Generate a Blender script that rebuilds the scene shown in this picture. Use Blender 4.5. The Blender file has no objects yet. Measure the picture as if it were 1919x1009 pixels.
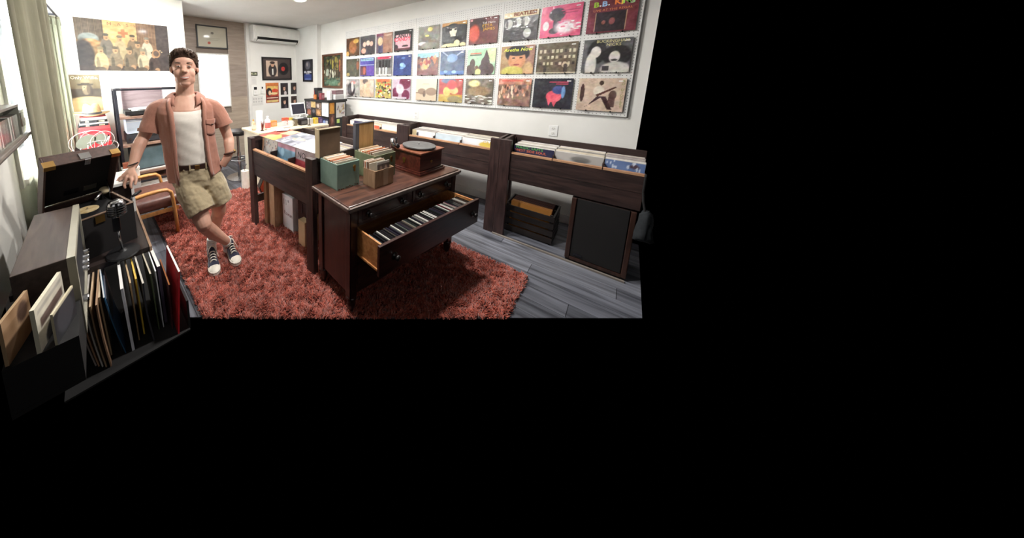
# Record shop interior: bins of LPs, pegboard wall of sleeves, a man leaning on a gramophone case.
import bpy, math, random
import numpy as np
from mathutils import Matrix, Vector
random.seed(7)
R = math.radians
sc = bpy.context.scene
COL = sc.collection

# ------------------------------------------------------------------ camera, world, lights, exposure
cd = bpy.data.cameras.new('camera')
cam = bpy.data.objects.new('camera', cd); COL.objects.link(cam)
YAW, PITCH, ROLL = 0.712426611, -0.148422391, -0.0104851945
cam.matrix_world = (Matrix.Translation((0, 0, 1.55)) @ Matrix.Rotation(-YAW, 4, 'Z')
                    @ Matrix.Rotation(math.pi / 2 + PITCH, 4, 'X') @ Matrix.Rotation(ROLL, 4, 'Z'))
cd.sensor_fit = 'HORIZONTAL'; cd.sensor_width = 36.0
cd.lens = 497.041 / 1919 * 36.0
cd.shift_x = (959.5 - 600.0) / 1919
cd.shift_y = -(504.5 - 219.676) / 1919
cd.clip_start = 0.05; cd.clip_end = 60
sc.camera = cam

w = bpy.data.worlds.new('world'); sc.world = w; w.use_nodes = True
w.node_tree.nodes['Background'].inputs[0].default_value = (0, 0, 0, 1)
w.node_tree.nodes['Background'].inputs[1].default_value = 0.0

def area(name, loc, target, sx, sy, power, col=(1, 1, 1), shape='RECTANGLE', spread=180):
    d = bpy.data.lights.new(name, 'AREA'); d.energy = power; d.color = col
    d.shape = shape; d.size = sx; d.size_y = sy; d.spread = R(spread)
    o = bpy.data.objects.new(name, d); COL.objects.link(o); o.location = loc
    o.rotation_euler = (Vector(target) - Vector(loc)).to_track_quat('-Z', 'Y').to_euler()
    return o
# daylight through the left window, plus an added soft fill behind the camera
area('window_daylight', (-0.62, 3.0, 1.65), (2.0, 3.1, 1.3), 1.8, 1.5, 540, (0.93, 0.97, 1.0))
area('added_soft_fill', (0.1, -1.9, 2.0), (1.9, 3.0, 1.5), 2.4, 1.6, 5, (1.0, 0.98, 0.95))
# recessed ceiling downlights
for i, (x, y) in enumerate(((2.3, 3.05), (1.0, 3.05), (2.3, 1.2), (1.0, 1.2))):
    area('downlight_lamp_%d' % i, (x, y, 2.575), (x, y, 0), 0.14, 0.14, 24, (1.0, 0.97, 0.92), 'DISK')

sc.view_settings.view_transform = 'Standard'; sc.view_settings.look = 'None'
sc.view_settings.exposure = 0.75; sc.view_settings.gamma = 1.0
sc.view_settings.use_curve_mapping = False
sc.cycles.max_bounces = 8; sc.cycles.diffuse_bounces = 5
sc.cycles.use_denoising = True

# ------------------------------------------------------------------ helpers
def lin(c):
    c = np.asarray(c, float) / 255.0
    return np.where(c <= 0.04045, c / 12.92, ((c + 0.055) / 1.055) ** 2.4)
def L4(c): a = lin(c); return (float(a[0]), float(a[1]), float(a[2]), 1.0)

class MB:
    def __init__(s): s.v = []; s.f = []
    def add(s, vs, fs):
        b = len(s.v); s.v += [tuple(map(float, v)) for v in vs]; s.f += [tuple(b + i for i in f) for f in fs]; return s
    def bx(s, x0, x1, y0, y1, z0, z1):
        return s.add([(x0,y0,z0),(x1,y0,z0),(x1,y1,z0),(x0,y1,z0),(x0,y0,z1),(x1,y0,z1),(x1,y1,z1),(x0,y1,z1)],
                     [(3,2,1,0),(4,5,6,7),(0,1,5,4),(1,2,6,5),(2,3,7,6),(3,0,4,7)])
    def box(s, c, size, M=None):
        h = [k / 2 for k in size]
        vs = [(sx*h[0], sy*h[1], sz*h[2]) for sz in (-1,1) for sx, sy in ((-1,-1),(1,-1),(1,1),(-1,1))]
        if M is not None: vs = [tuple(M @ Vector(v)) for v in vs]
        return s.add([(v[0]+c[0], v[1]+c[1], v[2]+c[2]) for v in vs],
                     [(3,2,1,0),(4,5,6,7),(0,1,5,4),(1,2,6,5),(2,3,7,6),(3,0,4,7)])
    def prism(s, poly, z0, z1):
        n = len(poly)
        return s.add([(x,y,z0) for x,y in poly] + [(x,y,z1) for x,y in poly],
                     [tuple(range(n))[::-1], tuple(range(n,2*n))] + [(i,(i+1)%n,n+(i+1)%n,n+i) for i in range(n)])
    def prism3(s, a, b):
        n = len(a)
        return s.add(list(a) + list(b), [tuple(range(n))[::-1], tuple(range(n,2*n))] + [(i,(i+1)%n,n+(i+1)%n,n+i) for i in range(n)])
    def loft(s, rings, cap=True, closed=True):
        n = len(rings[0]); m = len(rings)
        fs = []
        for k in range(m-1):
            for i in range(n if closed else n-1):
                j = (i+1) % n
                fs.append((k*n+i, k*n+j, (k+1)*n+j, (k+1)*n+i))
        if cap: fs += [tuple(range(n))[::-1], tuple(range((m-1)*n, m*n))]
        return s.add([p for r in rings for p in r], fs)
    def tube(s, pts, rad, n=8, cap=True):
        pts = [Vector(p) for p in pts]
        if not isinstance(rad, (list, tuple)): rad = [rad]*len(pts)
        up = None; rings = []
        for i, p in enumerate(pts):
            t = (pts[min(i+1,len(pts)-1)] - pts[max(i-1,0)])
            t = t.normalized() if t.length > 1e-9 else Vector((0,0,1))
            if up is None:
                up = Vector((0,0,1)) if abs(t.z) < .9 else Vector((0,1,0))
            a = t.cross(up)
            if a.length < 1e-5: a = t.cross(Vector((1,0,0)))
            a.normalize(); b = a.cross(t).normalized(); up = b
            r = rad[i]; ra, rb = r if isinstance(r, (tuple, list)) else (r, r)
            rings.append([tuple(p + a*ra*math.cos(q*2*math.pi/n) + b*rb*math.sin(q*2*math.pi/n)) for q in range(n)])
        return s.loft([r[::-1] for r in rings], cap)
    def lathe(s, prof, c=(0,0,0), n=20, M=None):
        rings = []
        for r, z in prof:
            ring = []
            for q in range(n):
                v = Vector((max(r,1e-4)*math.cos(q*2*math.pi/n), max(r,1e-4)*math.sin(q*2*math.pi/n), z))
                if M is not None: v = M @ v
                ring.append((v.x+c[0], v.y+c[1], v.z+c[2]))
            rings.append(ring)
        return s.loft(rings, True)
    def ell(s, c, r, n=14, m=9, M=None):
        rings = []
        for k in range(m):
            t = math.pi*(k+0.02)/(m-1+0.04) - math.pi/2
            ring = []
            for q in range(n):
                a = q*2*math.pi/n
                v = Vector((r[0]*math.cos(t)*math.cos(a), r[1]*math.cos(t)*math.sin(a), r[2]*math.sin(t)))
                if M is not None: v = M @ v
                ring.append((v.x+c[0], v.y+c[1], v.z+c[2]))
            rings.append(ring)
        return s.loft(rings, True)

FR = {}
def T(name, label, cat, loc=(0,0,0), rz=0.0, group=None):
    o = bpy.data.objects.new(name, None); COL.objects.link(o)
    o.empty_display_size = 0.05
    o.location = loc; o.rotation_euler = (0,0,rz)
    FR[o.name] = Matrix.Translation(loc) @ Matrix.Rotation(rz, 4, 'Z')
    tag(o, label, cat, group); return o
def tag(o, label=None, cat=None, group=None, kind=None):
    if label: o['label'] = label
    if cat: o['category'] = cat
    if group: o['group'] = group
    if kind: o['kind'] = kind
    return o
def obj(name, mb, m, parent=None, smooth=False, bevel=0.0, local=False, origin=None, label=None, kind=None):
    """link a mesh; vertices are given in world space unless local=True (then in the thing's own frame)"""
    v = np.array(mb.v, float)
    top = parent
    off = Vector((0,0,0))
    if parent is not None and not local:
        M = np.array(FR[root_of(parent).name].inverted())
        v = v @ M[:3,:3].T + M[:3,3]
    if parent is None:
        if origin is None:
            origin = ((v[:,0].min()+v[:,0].max())/2, (v[:,1].min()+v[:,1].max())/2, v[:,2].min())
        v = v - np.array(origin)
    me = bpy.data.meshes.new(name)
    me.from_pydata(v.tolist(), [], mb.f); me.update()
    o = bpy.data.objects.new(name, me); COL.objects.link(o)
    me.materials.append(m)
    if parent is None: o.location = origin; FR[o.name] = Matrix.Translation(origin)
    else: o.parent = parent
    if smooth:
        me.polygons.foreach_set('use_smooth', [True]*len(me.polygons))
    if bevel:
        b = o.modifiers.new('bevel', 'BEVEL'); b.width = bevel; b.segments = 2; b.limit_method = 'ANGLE'; b.angle_limit = R(40)
    if label: o['label'] = label
    if kind: o['kind'] = kind
    return o
_O1 = ('','first','second','third','fourth','fifth','sixth','seventh','eighth','ninth','tenth','eleventh','twelfth','thirteenth','fourteenth','fifteenth','sixteenth','seventeenth','eighteenth','nineteenth')
_O10 = ('','','twenty','thirty','forty','fifty','sixty','seventy','eighty','ninety')
def nth(n):
    if n < 20: return _O1[n]
    return (_O10[n//10][:-1]+'ieth') if n % 10 == 0 else _O10[n//10]+'-'+_O1[n%10]
def root_of(o):
    while o.parent is not None: o = o.parent
    return o
def thing1(name, label, cat, mb, m, group=None, **k):
    o = obj(name, mb, m, **k); tag(o, label, cat, group); return o
def dup(root, loc, rz=None, label=None, group=None):
    r = root.copy(); COL.objects.link(r); r.location = loc
    if rz is not None: r.rotation_euler = (0,0,rz)
    if label: r['label'] = label
    if group: r['group'] = group
    FR[r.name] = Matrix.Translation(loc) @ Matrix.Rotation(r.rotation_euler[2], 4, 'Z')
    for ch in list(root.children):
        c = ch.copy(); COL.objects.link(c); c.parent = r
        for g in ch.children:
            d = g.copy(); COL.objects.link(d); d.parent = c
    return r
def structure(name, mb, m, parent=None, **k):
    o = obj(name, mb, m, parent, **k); o['kind'] = 'structure'; return o

# ------------------------------------------------------------------ materials
def mat(name, c, rough=0.6, kind=None, c2=None, scale=8.0, stretch=(1,1,1), bump=0.0, metal=0.0, coat=0.0, spec=0.5, mixlo=.35, mixhi=.65, detail=4, sheen=0.0):
    m = bpy.data.materials.new(name); m.use_nodes = True
    nt = m.node_tree; b = nt.nodes['Principled BSDF']
    b.inputs['Base Color'].default_value = L4(c); b.inputs['Roughness'].default_value = rough
    b.inputs['Metallic'].default_value = metal; b.inputs['Specular IOR Level'].default_value = spec
    b.inputs['Coat Weight'].default_value = coat; b.inputs['Coat Roughness'].default_value = .15
    b.inputs['Sheen Weight'].default_value = sheen
    if c2 is None: c2 = tuple(min(255, k*1.035+1) for k in c)
    tc = nt.nodes.new('ShaderNodeTexCoord'); mp = nt.nodes.new('ShaderNodeMapping')
    mp.inputs['Scale'].default_value = stretch
    nt.links.new(tc.outputs['Object'], mp.inputs['Vector'])
    nz = nt.nodes.new('ShaderNodeTexNoise'); nz.inputs['Scale'].default_value = scale; nz.inputs['Detail'].default_value = detail
    if kind == 'wood': nz.inputs['Distortion'].default_value = 0.6
    nt.links.new(mp.outputs['Vector'], nz.inputs['Vector'])
    rp = nt.nodes.new('ShaderNodeValToRGB')
    rp.color_ramp.elements[0].position = mixlo; rp.color_ramp.elements[1].position = mixhi
    rp.color_ramp.elements[0].color = L4(c); rp.color_ramp.elements[1].color = L4(c2)
    nt.links.new(nz.outputs['Fac'], rp.inputs['Fac']); nt.links.new(rp.outputs['Color'], b.inputs['Base Color'])
    if bump:
        bm = nt.nodes.new('ShaderNodeBump'); bm.inputs['Strength'].default_value = bump; bm.inputs['Distance'].default_value = .01
        nt.links.new(nz.outputs['Fac'], bm.inputs['Height']); nt.links.new(bm.outputs['Normal'], b.inputs['Normal'])
    return m
def emit(name, c, strength):
    m = bpy.data.materials.new(name); m.use_nodes = True; nt = m.node_tree
    b = nt.nodes['Principled BSDF']; b.inputs['Base Color'].default_value = L4(c)
    b.inputs['Emission Color'].default_value = L4(c); b.inputs['Emission Strength'].default_value = strength
    return m
def printmat(name, rough, coat, bump=0.0):
    m = bpy.data.materials.new(name); m.use_nodes = True; nt = m.node_tree; b = nt.nodes['Principled BSDF']
    a = nt.nodes.new('ShaderNodeAttribute'); a.attribute_name = 'Col'
    nt.links.new(a.outputs['Color'], b.inputs['Base Color'])
    b.inputs['Roughness'].default_value = rough; b.inputs['Coat Weight'].default_value = coat; b.inputs['Coat Roughness'].default_value = .08
    if bump:
        tc = nt.nodes.new('ShaderNodeTexCoord'); nz = nt.nodes.new('ShaderNodeTexNoise'); nz.inputs['Scale'].default_value = 14
        nz.inputs['Distortion'].default_value = 1.5
        bm = nt.nodes.new('ShaderNodeBump'); bm.inputs['Strength'].default_value = bump; bm.inputs['Distance'].default_value = .02
        nt.links.new(tc.outputs['Object'], nz.inputs['Vector']); nt.links.new(nz.outputs['Fac'], bm.inputs['Height'])
        nt.links.new(bm.outputs['Normal'], b.inputs['Coat Normal'])
    return m
WX = (1,8,8); WY = (8,1,8); WZ = (8,8,1)
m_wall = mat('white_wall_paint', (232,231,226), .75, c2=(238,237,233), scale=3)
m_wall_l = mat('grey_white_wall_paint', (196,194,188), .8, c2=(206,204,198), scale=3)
m_ceil = mat('ceiling_paint', (215,213,208), .85, c2=(222,220,216), scale=2)
m_trim = mat('white_trim_paint', (225,224,220), .5)
m_bin_x = mat('dark_stained_pine_x', (36,25,24), .5, 'wood', (60,43,40), 5, WX, .15)
m_bin_y = mat('dark_stained_pine_y', (36,25,24), .5, 'wood', (60,43,40), 5, WY, .15)
m_bin_z = mat('dark_stained_pine_z', (40,27,26), .45, 'wood', (64,45,43), 5, WZ, .15)
m_ply = mat('raw_plywood_edge', (150,108,78), .6, 'wood', (185,142,108), 6, WX)
m_dres = mat('mahogany_side', (36,18,18), .35, 'wood', (54,28,25), 5, WZ, .05, coat=.25)
m_dres_x = mat('mahogany_front', (42,22,20), .35, 'wood', (66,36,30), 5, WX, .05, coat=.25)
m_dtop = mat('worn_mahogany_top', (54,31,25), .4, 'wood', (90,55,41), 4, (1.2,6,6), .1, coat=.3)
m_dedge = mat('worn_grey_edge', (98,84,78), .5, 'wood', (140,124,116), 8, WX)
m_draw = mat('drawer_side_oak', (178,116,66), .5, 'wood', (208,148,92), 5, WX)
m_knob = mat('dark_knob', (30,26,26), .35)
m_metal = mat('chrome', (190,190,192), .22, metal=1.0)
m_dmetal = mat('gunmetal', (70,70,74), .35, metal=1.0)
m_black = mat('black_paint', (22,22,24), .45)
m_blackm = mat('matte_black', (16,15,16), .8)
m_dgrey = mat('dark_grey_plastic', (48,48,52), .5)
m_white = mat('white_plastic', (232,232,230), .4)
m_paper = mat('paper_white', (228,224,214), .8, c2=(240,237,230), scale=20)
m_card = mat('brown_cardboard', (158,124,94), .8, 'wood', (176,142,110), 10, WZ)
m_cardl = mat('pale_cardboard', (190,160,124), .8)
m_gold = mat('brass', (176,140,84), .35, metal=1.0)
p_gloss = printmat('print_in_plastic_sleeve', .45, .55, .35)
p_matte = printmat('print_matte', .6, .1)

# ------------------------------------------------------------------ flat print: coloured vertex grids
class Art:
    def __init__(s, nx, ny, base):
        s.nx, s.ny = nx, ny
        s.u, s.v = np.meshgrid(np.linspace(0,1,nx), np.linspace(0,1,ny))
        s.a = np.zeros((ny,nx,3)) + np.array(base, float)
        s.rng = np.random.default_rng(abs(hash((nx,ny)+tuple(base))) % 99991)
    def _mix(s, m, c): s.a += (np.array(c, float) - s.a) * np.clip(m,0,1)[...,None]
    def e(s, cx, cy, rx, ry, c, soft=.15, rot=0):
        ca, sa = math.cos(R(rot)), math.sin(R(rot))
        du, dv = s.u-cx, s.v-cy
        d = np.sqrt(((du*ca+dv*sa)/rx)**2 + ((-du*sa+dv*ca)/ry)**2)
        s._mix((1-d)/max(soft*.55,1e-3)+.5, c); return s
    def r(s, x0, y0, x1, y1, c, al=1.0):
        s._mix(((s.u>=x0)&(s.u<=x1)&(s.v>=y0)&(s.v<=y1))*al, c); return s
    def p(s, pts, c):
        ins = np.zeros_like(s.u, bool); n = len(pts)
        for i in range(n):
            (x0,y0),(x1,y1) = pts[i], pts[(i+1)%n]
            if y0 == y1: continue
            t = ((y0 > s.v) != (y1 > s.v)) & (s.u < (x1-x0)*(s.v-y0)/(y1-y0)+x0)
            ins ^= t
        s._mix(ins*1.0, c); return s
    def g(s, y0, y1, c):
        s._mix((s.v-y0)/(y1-y0), c); return s
    def n(s, amp, k=6, mono=True):
        lo = s.rng.normal(0, 1, (k+2, k+2, 1 if mono else 3))
        x = s.u*k; y = s.v*k; xi = x.astype(int); yi = y.astype(int); fx = (x-xi)[...,None]; fy = (y-yi)[...,None]
        z = (lo[yi,xi]*(1-fx)+lo[yi,xi+1]*fx)*(1-fy) + (lo[yi+1,xi]*(1-fx)+lo[yi+1,xi+1]*fx)*fy
        if not mono: z = .3*z + .7*z.mean(-1, keepdims=True)*1.5
        s.a = np.clip(s.a + amp*z, 0, 255); return s
    def speck(s, k, cols, rx, ry, box=(0,0,1,1), soft=.5):
        for i in range(k):
            s.e(s.rng.uniform(box[0],box[2]), s.rng.uniform(box[1],box[3]), rx*s.rng.uniform(.6,1.4), ry*s.rng.uniform(.6,1.4), cols[i % len(cols)], soft)
        return s

def sheet_mesh(name, W, H, t, art, m, edge=(200,195,185), sag=0.0):
    """printed board: local x right, z up, front facing -y, bottom centre at the origin, back at y=0"""
    nx, ny = art.nx, art.ny
    x = (art.u-.5)*W; z = art.v*H; y = np.full_like(x, -t)
    if sag: y = y + sag*np.sin(art.v*math.pi)*0
    V = np.stack([x,y,z],-1).reshape(-1,3); n = len(V)
    i, j = np.meshgrid(np.arange(nx-1), np.arange(ny-1)); a = (j*nx+i).ravel()
    F = np.stack([a,a+1,a+nx+1,a+nx],1).tolist()
    bx = [(-W/2,-t,0),(W/2,-t,0),(W/2,-t,H),(-W/2,-t,H),(-W/2,0,0),(W/2,0,0),(W/2,0,H),(-W/2,0,H)]
    F += [tuple(n+k for k in f) for f in ((0,4,5,1),(1,5,6,2),(2,6,7,3),(3,7,4,0),(4,7,6,5))]
    V = np.vstack([V, np.array(bx)])
    C = np.ones((len(V),4)); C[:n,:3] = lin(art.a.reshape(-1,3)); C[n:,:3] = lin(edge)
    me = bpy.data.meshes.new(name); me.from_pydata(V.tolist(), [], F); me.update()
    ca = me.color_attributes.new('Col', 'FLOAT_COLOR', 'POINT'); ca.data.foreach_set('color', C.astype(np.float32).ravel())
    me.materials.append(m)
    return me
def sheet(name, W, H, t, art, m, parent=None, loc=(0,0,0), rz=0.0, rx=0.0, edge=(200,195,185)):
    o = bpy.data.objects.new(name, sheet_mesh(name, W, H, t, art, m, edge)); COL.objects.link(o)
    if parent is not None:
        o.parent = parent
    o.location = loc; o.rotation_euler = (rx,0,rz)
    FR[o.name] = Matrix.Translation(loc) @ Matrix.Rotation(rz, 4, 'Z')
    return o
_txtcache = {}
_inks = {}
def ink(c):
    if c not in _inks: _inks[c] = mat('ink_%d_%d_%d' % c, c, .6)
    return _inks[c]
def text(s, size, col, parent, x, y, z, rx=math.pi/2, rz=0.0, sx=1.0, align='CENTER', shear=0.0, name='lettering', bold=0.0):
    """flat lettering in the parent's frame, reading along +x on a face that looks to -y"""
    cu = bpy.data.curves.new('lettering', 'FONT'); cu.body = s; cu.size = size; cu.align_x = align; cu.align_y = 'CENTER'
    cu.extrude = 0.0004; cu.resolution_u = 2; cu.shear = shear; cu.offset = bold
    tmp = bpy.data.objects.new('lettering_curve', cu)
    me = bpy.data.meshes.new_from_object(tmp)
    bpy.data.objects.remove(tmp); bpy.data.curves.remove(cu)
    o = bpy.data.objects.new(name, me); COL.objects.link(o)
    me.materials.clear(); me.materials.append(ink(col))
    o.parent = parent; o.location = (x,y,z); o.rotation_euler = (rx,0,rz); o.scale = (sx,1,1)
    return o
# ------------------------------------------------------------------ room shell
XL, XR, YB, ZC = -0.36, 3.66, 4.93, 2.60
def clip(poly, a, b, c):
    """keep the part of a polygon where a*x + b*y >= c"""
    out = []
    for i in range(len(poly)):
        p, q = poly[i], poly[(i+1) % len(poly)]
        dp, dq = a*p[0]+b*p[1]-c, a*q[0]+b*q[1]-c
        if dp >= 0: out.append(p)
        if (dp >= 0) != (dq >= 0):
            t = dp/(dp-dq); out.append((p[0]+(q[0]-p[0])*t, p[1]+(q[1]-p[1])*t))
    return out
def near_cut(poly):      # the modelled floor ends at the near side of the room, just past what is seen
    poly = clip(poly, .8878, 1, 2.03)
    return clip(poly, 0, 1, -.215) if len(poly) > 2 else poly
m_floor = mat('floor_plank_grain', (54,55,62), .36, 'wood', (124,127,138), 3.2, (7,.55,1), .06, mixlo=.3, mixhi=.72, detail=6)
m_floor2 = mat('floor_plank_grain_dark', (42,43,50), .36, 'wood', (100,103,112), 3.2, (7,.55,1), .06, mixlo=.3, mixhi=.7, detail=6)
m_floor3 = mat('floor_plank_grain_light', (70,71,78), .36, 'wood', (146,149,160), 3.2, (7,.55,1), .06, mixlo=.3, mixhi=.7, detail=6)
m_sub = mat('floor_underlay', (30,29,30), .9)
floor = structure('floor', MB().prism(near_cut([(XL,-.3),(XR,-.3),(XR,YB),(XL,YB)]), -.012, -.004), m_sub)
k = 0
for i in range(27):
    x0 = XL + .149*i; x1 = min(x0+.146, XR)
    y = -.3 - (i*0.47 % 1.2)
    while y < YB:
        y1 = y + 1.2
        q = near_cut([(x0, max(y,-.3)+.0015), (x1, max(y,-.3)+.0015), (x1, min(y1,YB)-.0015), (x0, min(y1,YB)-.0015)])
        y = y1
        if len(q) < 3: continue
        o = structure('plank', MB().prism(q, -.004, 0.0), (m_floor, m_floor2, m_floor, m_floor3)[(i*7+k*5) % 4], floor)
        k += 1
structure('ceiling', MB().bx(XL-.1, XR+.1, -.3, YB+.25, ZC, ZC+.1), m_ceil)
structure('wall_right', MB().bx(XR, XR+.1, -.105, 4.187, 0, ZC), m_wall)
structure('wall_right_pier', MB().bx(3.555, XR+.1, 4.187, YB+.05, 0, ZC), m_wall)
structure('wall_back', MB().bx(2.40, 3.555, 4.93, 5.05, 0, ZC), m_wall)
# plank-tiled stretch of the back wall with a bright window in it
tw = structure('wall_tiled', MB().bx(.9, 1.47, 4.985, 5.1, 0, ZC).bx(2.03, 2.4, 4.99, 5.1, 0, ZC).bx(1.47, 2.03, 4.99, 5.1, 2.0, ZC).bx(1.47,2.03,4.985,5.1,0,1.02), mat('tan_grout', (128,116,106), .8))
m_tile = [mat('wood_look_tile_%s' % n, a, .55, 'wood', b, 3, (1,6,9), .04) for n, a, b in
          (('grey', (150,137,126), (170,156,143)), ('tan', (160,146,130), (178,163,147)), ('brown', (142,129,119), (162,148,137)))]
k = 0
for rw in range(9):
    z0 = rw*.3; z1 = min(z0+.298, 2.599)
    xs = [.9, 1.30+.35*(rw % 2), 2.4]
    for a, b in zip(xs[:-1], xs[1:]):
        segs = [(a, b-.0015)]
        if z1 > 1.02 and z0 < 2.0: segs = [(s0, s1) for s0, s1 in ((a, min(b-.0015,1.465)), (max(a,2.035), b-.0015)) if s1-s0 > .02]
        for s0, s1 in segs:
            structure('tile', MB().bx(s0, s1, 4.972+.0015*((k*5) % 2), 4.99, z0, z1), m_tile[(k*7+rw) % 3], tw); k += 1
win2 = structure('window_2', MB().bx(1.465,1.49,4.955,5.05,1.02,2.0).bx(2.01,2.035,4.955,5.05,1.02,2.0).bx(1.49,2.01,4.955,5.05,1.02,1.045).bx(1.49,2.01,4.955,5.05,1.975,2.0), m_trim)
structure('pane', MB().bx(1.49,2.01,5.02,5.03,1.045,1.975), emit('bright_daylit_pane', (255,255,255), 3.0), win2)
structure('trim_1', MB().bx(2.375, 2.44, 4.90, 4.99, 0, ZC), m_trim)
structure('wall_poster', MB().bx(-.46, 1.075, 4.10, 4.22, 0, ZC), mat('cream_white_wall_paint', (240,236,226), .7, c2=(243,240,231), scale=3))
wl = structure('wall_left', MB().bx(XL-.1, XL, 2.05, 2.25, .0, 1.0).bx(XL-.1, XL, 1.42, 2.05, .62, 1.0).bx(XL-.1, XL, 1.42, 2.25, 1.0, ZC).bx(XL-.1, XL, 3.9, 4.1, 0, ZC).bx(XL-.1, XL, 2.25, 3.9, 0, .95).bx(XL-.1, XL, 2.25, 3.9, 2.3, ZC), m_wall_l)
w1 = structure('window_1', MB().bx(XL-.08,XL+.015,2.23,2.28,.93,2.32).bx(XL-.08,XL+.015,3.87,3.92,.93,2.32).bx(XL-.08,XL+.015,2.28,3.87,2.27,2.32).bx(XL-.08,XL+.03,2.28,3.87,.93,.97).bx(XL-.07,XL-.04,3.04,3.08,.97,2.27), m_trim)
def glass(name):
    m = bpy.data.materials.new(name); m.use_nodes = True; b = m.node_tree.nodes['Principled BSDF']
    b.inputs['Base Color'].default_value = (1,1,1,1); b.inputs['Roughness'].default_value = .02
    b.inputs['Transmission Weight'].default_value = 1.0; b.inputs['IOR'].default_value = 1.02; return m
structure('pane', MB().bx(XL-.06,XL-.055,2.28,3.04,.97,2.27), glass('clear_window_glass'), w1)
structure('pane', MB().bx(XL-.06,XL-.055,3.08,3.87,.97,2.27), bpy.data.materials['clear_window_glass'], w1)
structure('baseboard_right', MB().bx(XR-.018, XR, -.105, 4.187, 0, .09), m_trim)
structure('baseboard_back', MB().bx(2.44, 3.555, 4.912, 4.93, 0, .09), m_trim)
# recessed downlight seen at the top of the picture
d = T('ceiling_downlight', 'round recessed ceiling light glowing above the middle of the room', 'ceiling light', (2.3,3.05,2.59))
obj('trim_ring', MB().lathe([(.075,2.6),(.1,2.6),(.1,2.592),(.078,2.588),(.075,2.6)], (2.3,3.05,0), 28), m_white, d, True)
obj('lens', MB().lathe([(.074,2.598),(.074,2.594)], (2.3,3.05,0), 24), emit('downlight_glow', (255,250,240), 6), d)

# ------------------------------------------------------------------ rug
m_rug = mat('rust_shag', (138,64,50), .95, c2=(194,98,78), scale=30, sheen=.3)
m_rugb = mat('rug_backing', (78,28,22), .95)
rug = T('shag_rug', 'thick rust red shag rug under the man and the dresser', 'rug', (1.4,1.9,0))
rp = near_cut([(.42,.37),(2.38,.37),(2.38,3.42),(.42,3.42)])
obj('backing', MB().prism(rp, .001, .012), m_rugb, rug)
rg = np.random.default_rng(3)
N = 150000
x = rg.uniform(.40, 2.40, N); y = rg.uniform(.35, 3.44, N)
near = .8878*x + y
keep = (near > 2.0) & (y > -.2)
dist = np.hypot(x, y); keep &= rg.uniform(0,1,N) < np.clip(2.6/np.maximum(dist,1)-.15, .45, 1)
x, y = x[keep], y[keep]; N = len(x)
ang = rg.uniform(0, 2*np.pi, N); lean = rg.uniform(.004, .022, N); h = rg.uniform(.022, .042, N); wd = rg.uniform(.0028, .0052, N)
# clumps: neighbouring strands lean alike
cl = np.sin(x*31+np.sin(y*23)*2)+np.sin(y*37+np.sin(x*19)*2); ang = cl*1.6 + rg.normal(0,.7,N)
dx, dy = np.cos(ang), np.sin(ang); px_, py_ = -dy, dx
def P3(a, b, z): return np.stack([a, b, z], -1)
b0 = P3(x-px_*wd, y-py_*wd, np.full(N,.010)); b1 = P3(x+px_*wd, y+py_*wd, np.full(N,.010)); b2 = P3(x-dx*wd, y-dy*wd, np.full(N,.010))
mx, my = x+dx*lean*.45, y+dy*lean*.45
m0 = P3(mx-px_*wd, my-py_*wd, h*.72); m1 = P3(mx+px_*wd, my+py_*wd, h*.72); m2 = P3(mx-dx*wd, my-dy*wd, h*.76)
tp = P3(x+dx*lean*1.2, y+dy*lean*1.2, h)
V = np.stack([b0,b1,b2,m0,m1,m2,tp], 1).reshape(-1,3) - np.array([1.4,1.9,0])
base = (np.arange(N)*7)[:,None]
tri = np.array([0,1,4, 0,4,3, 1,2,5, 1,5,4, 2,0,3, 2,3,5, 3,4,6, 4,5,6, 5,3,6])
F = (base + tri).reshape(-1,3)
me = bpy.data.meshes.new('pile'); me.vertices.add(len(V)); me.vertices.foreach_set('co', V.astype(np.float32).ravel())
me.loops.add(len(F)*3); me.loops.foreach_set('vertex_index', F.astype(np.int32).ravel())
me.polygons.add(len(F)); me.polygons.foreach_set('loop_start', (np.arange(len(F))*3).astype(np.int32)); me.polygons.foreach_set('loop_total', np.full(len(F),3,np.int32))
me.update(); me.validate(); me.materials.append(m_rug)
o = bpy.data.objects.new('pile', me); COL.objects.link(o); o.parent = rug; o['kind'] = 'stuff'
# ------------------------------------------------------------------ LP sleeves
def lp_art(base, ops, n=44):
    a = Art(n, n, base)
    for op in ops: getattr(a, op[0])(*op[1:])
    return a
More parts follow.
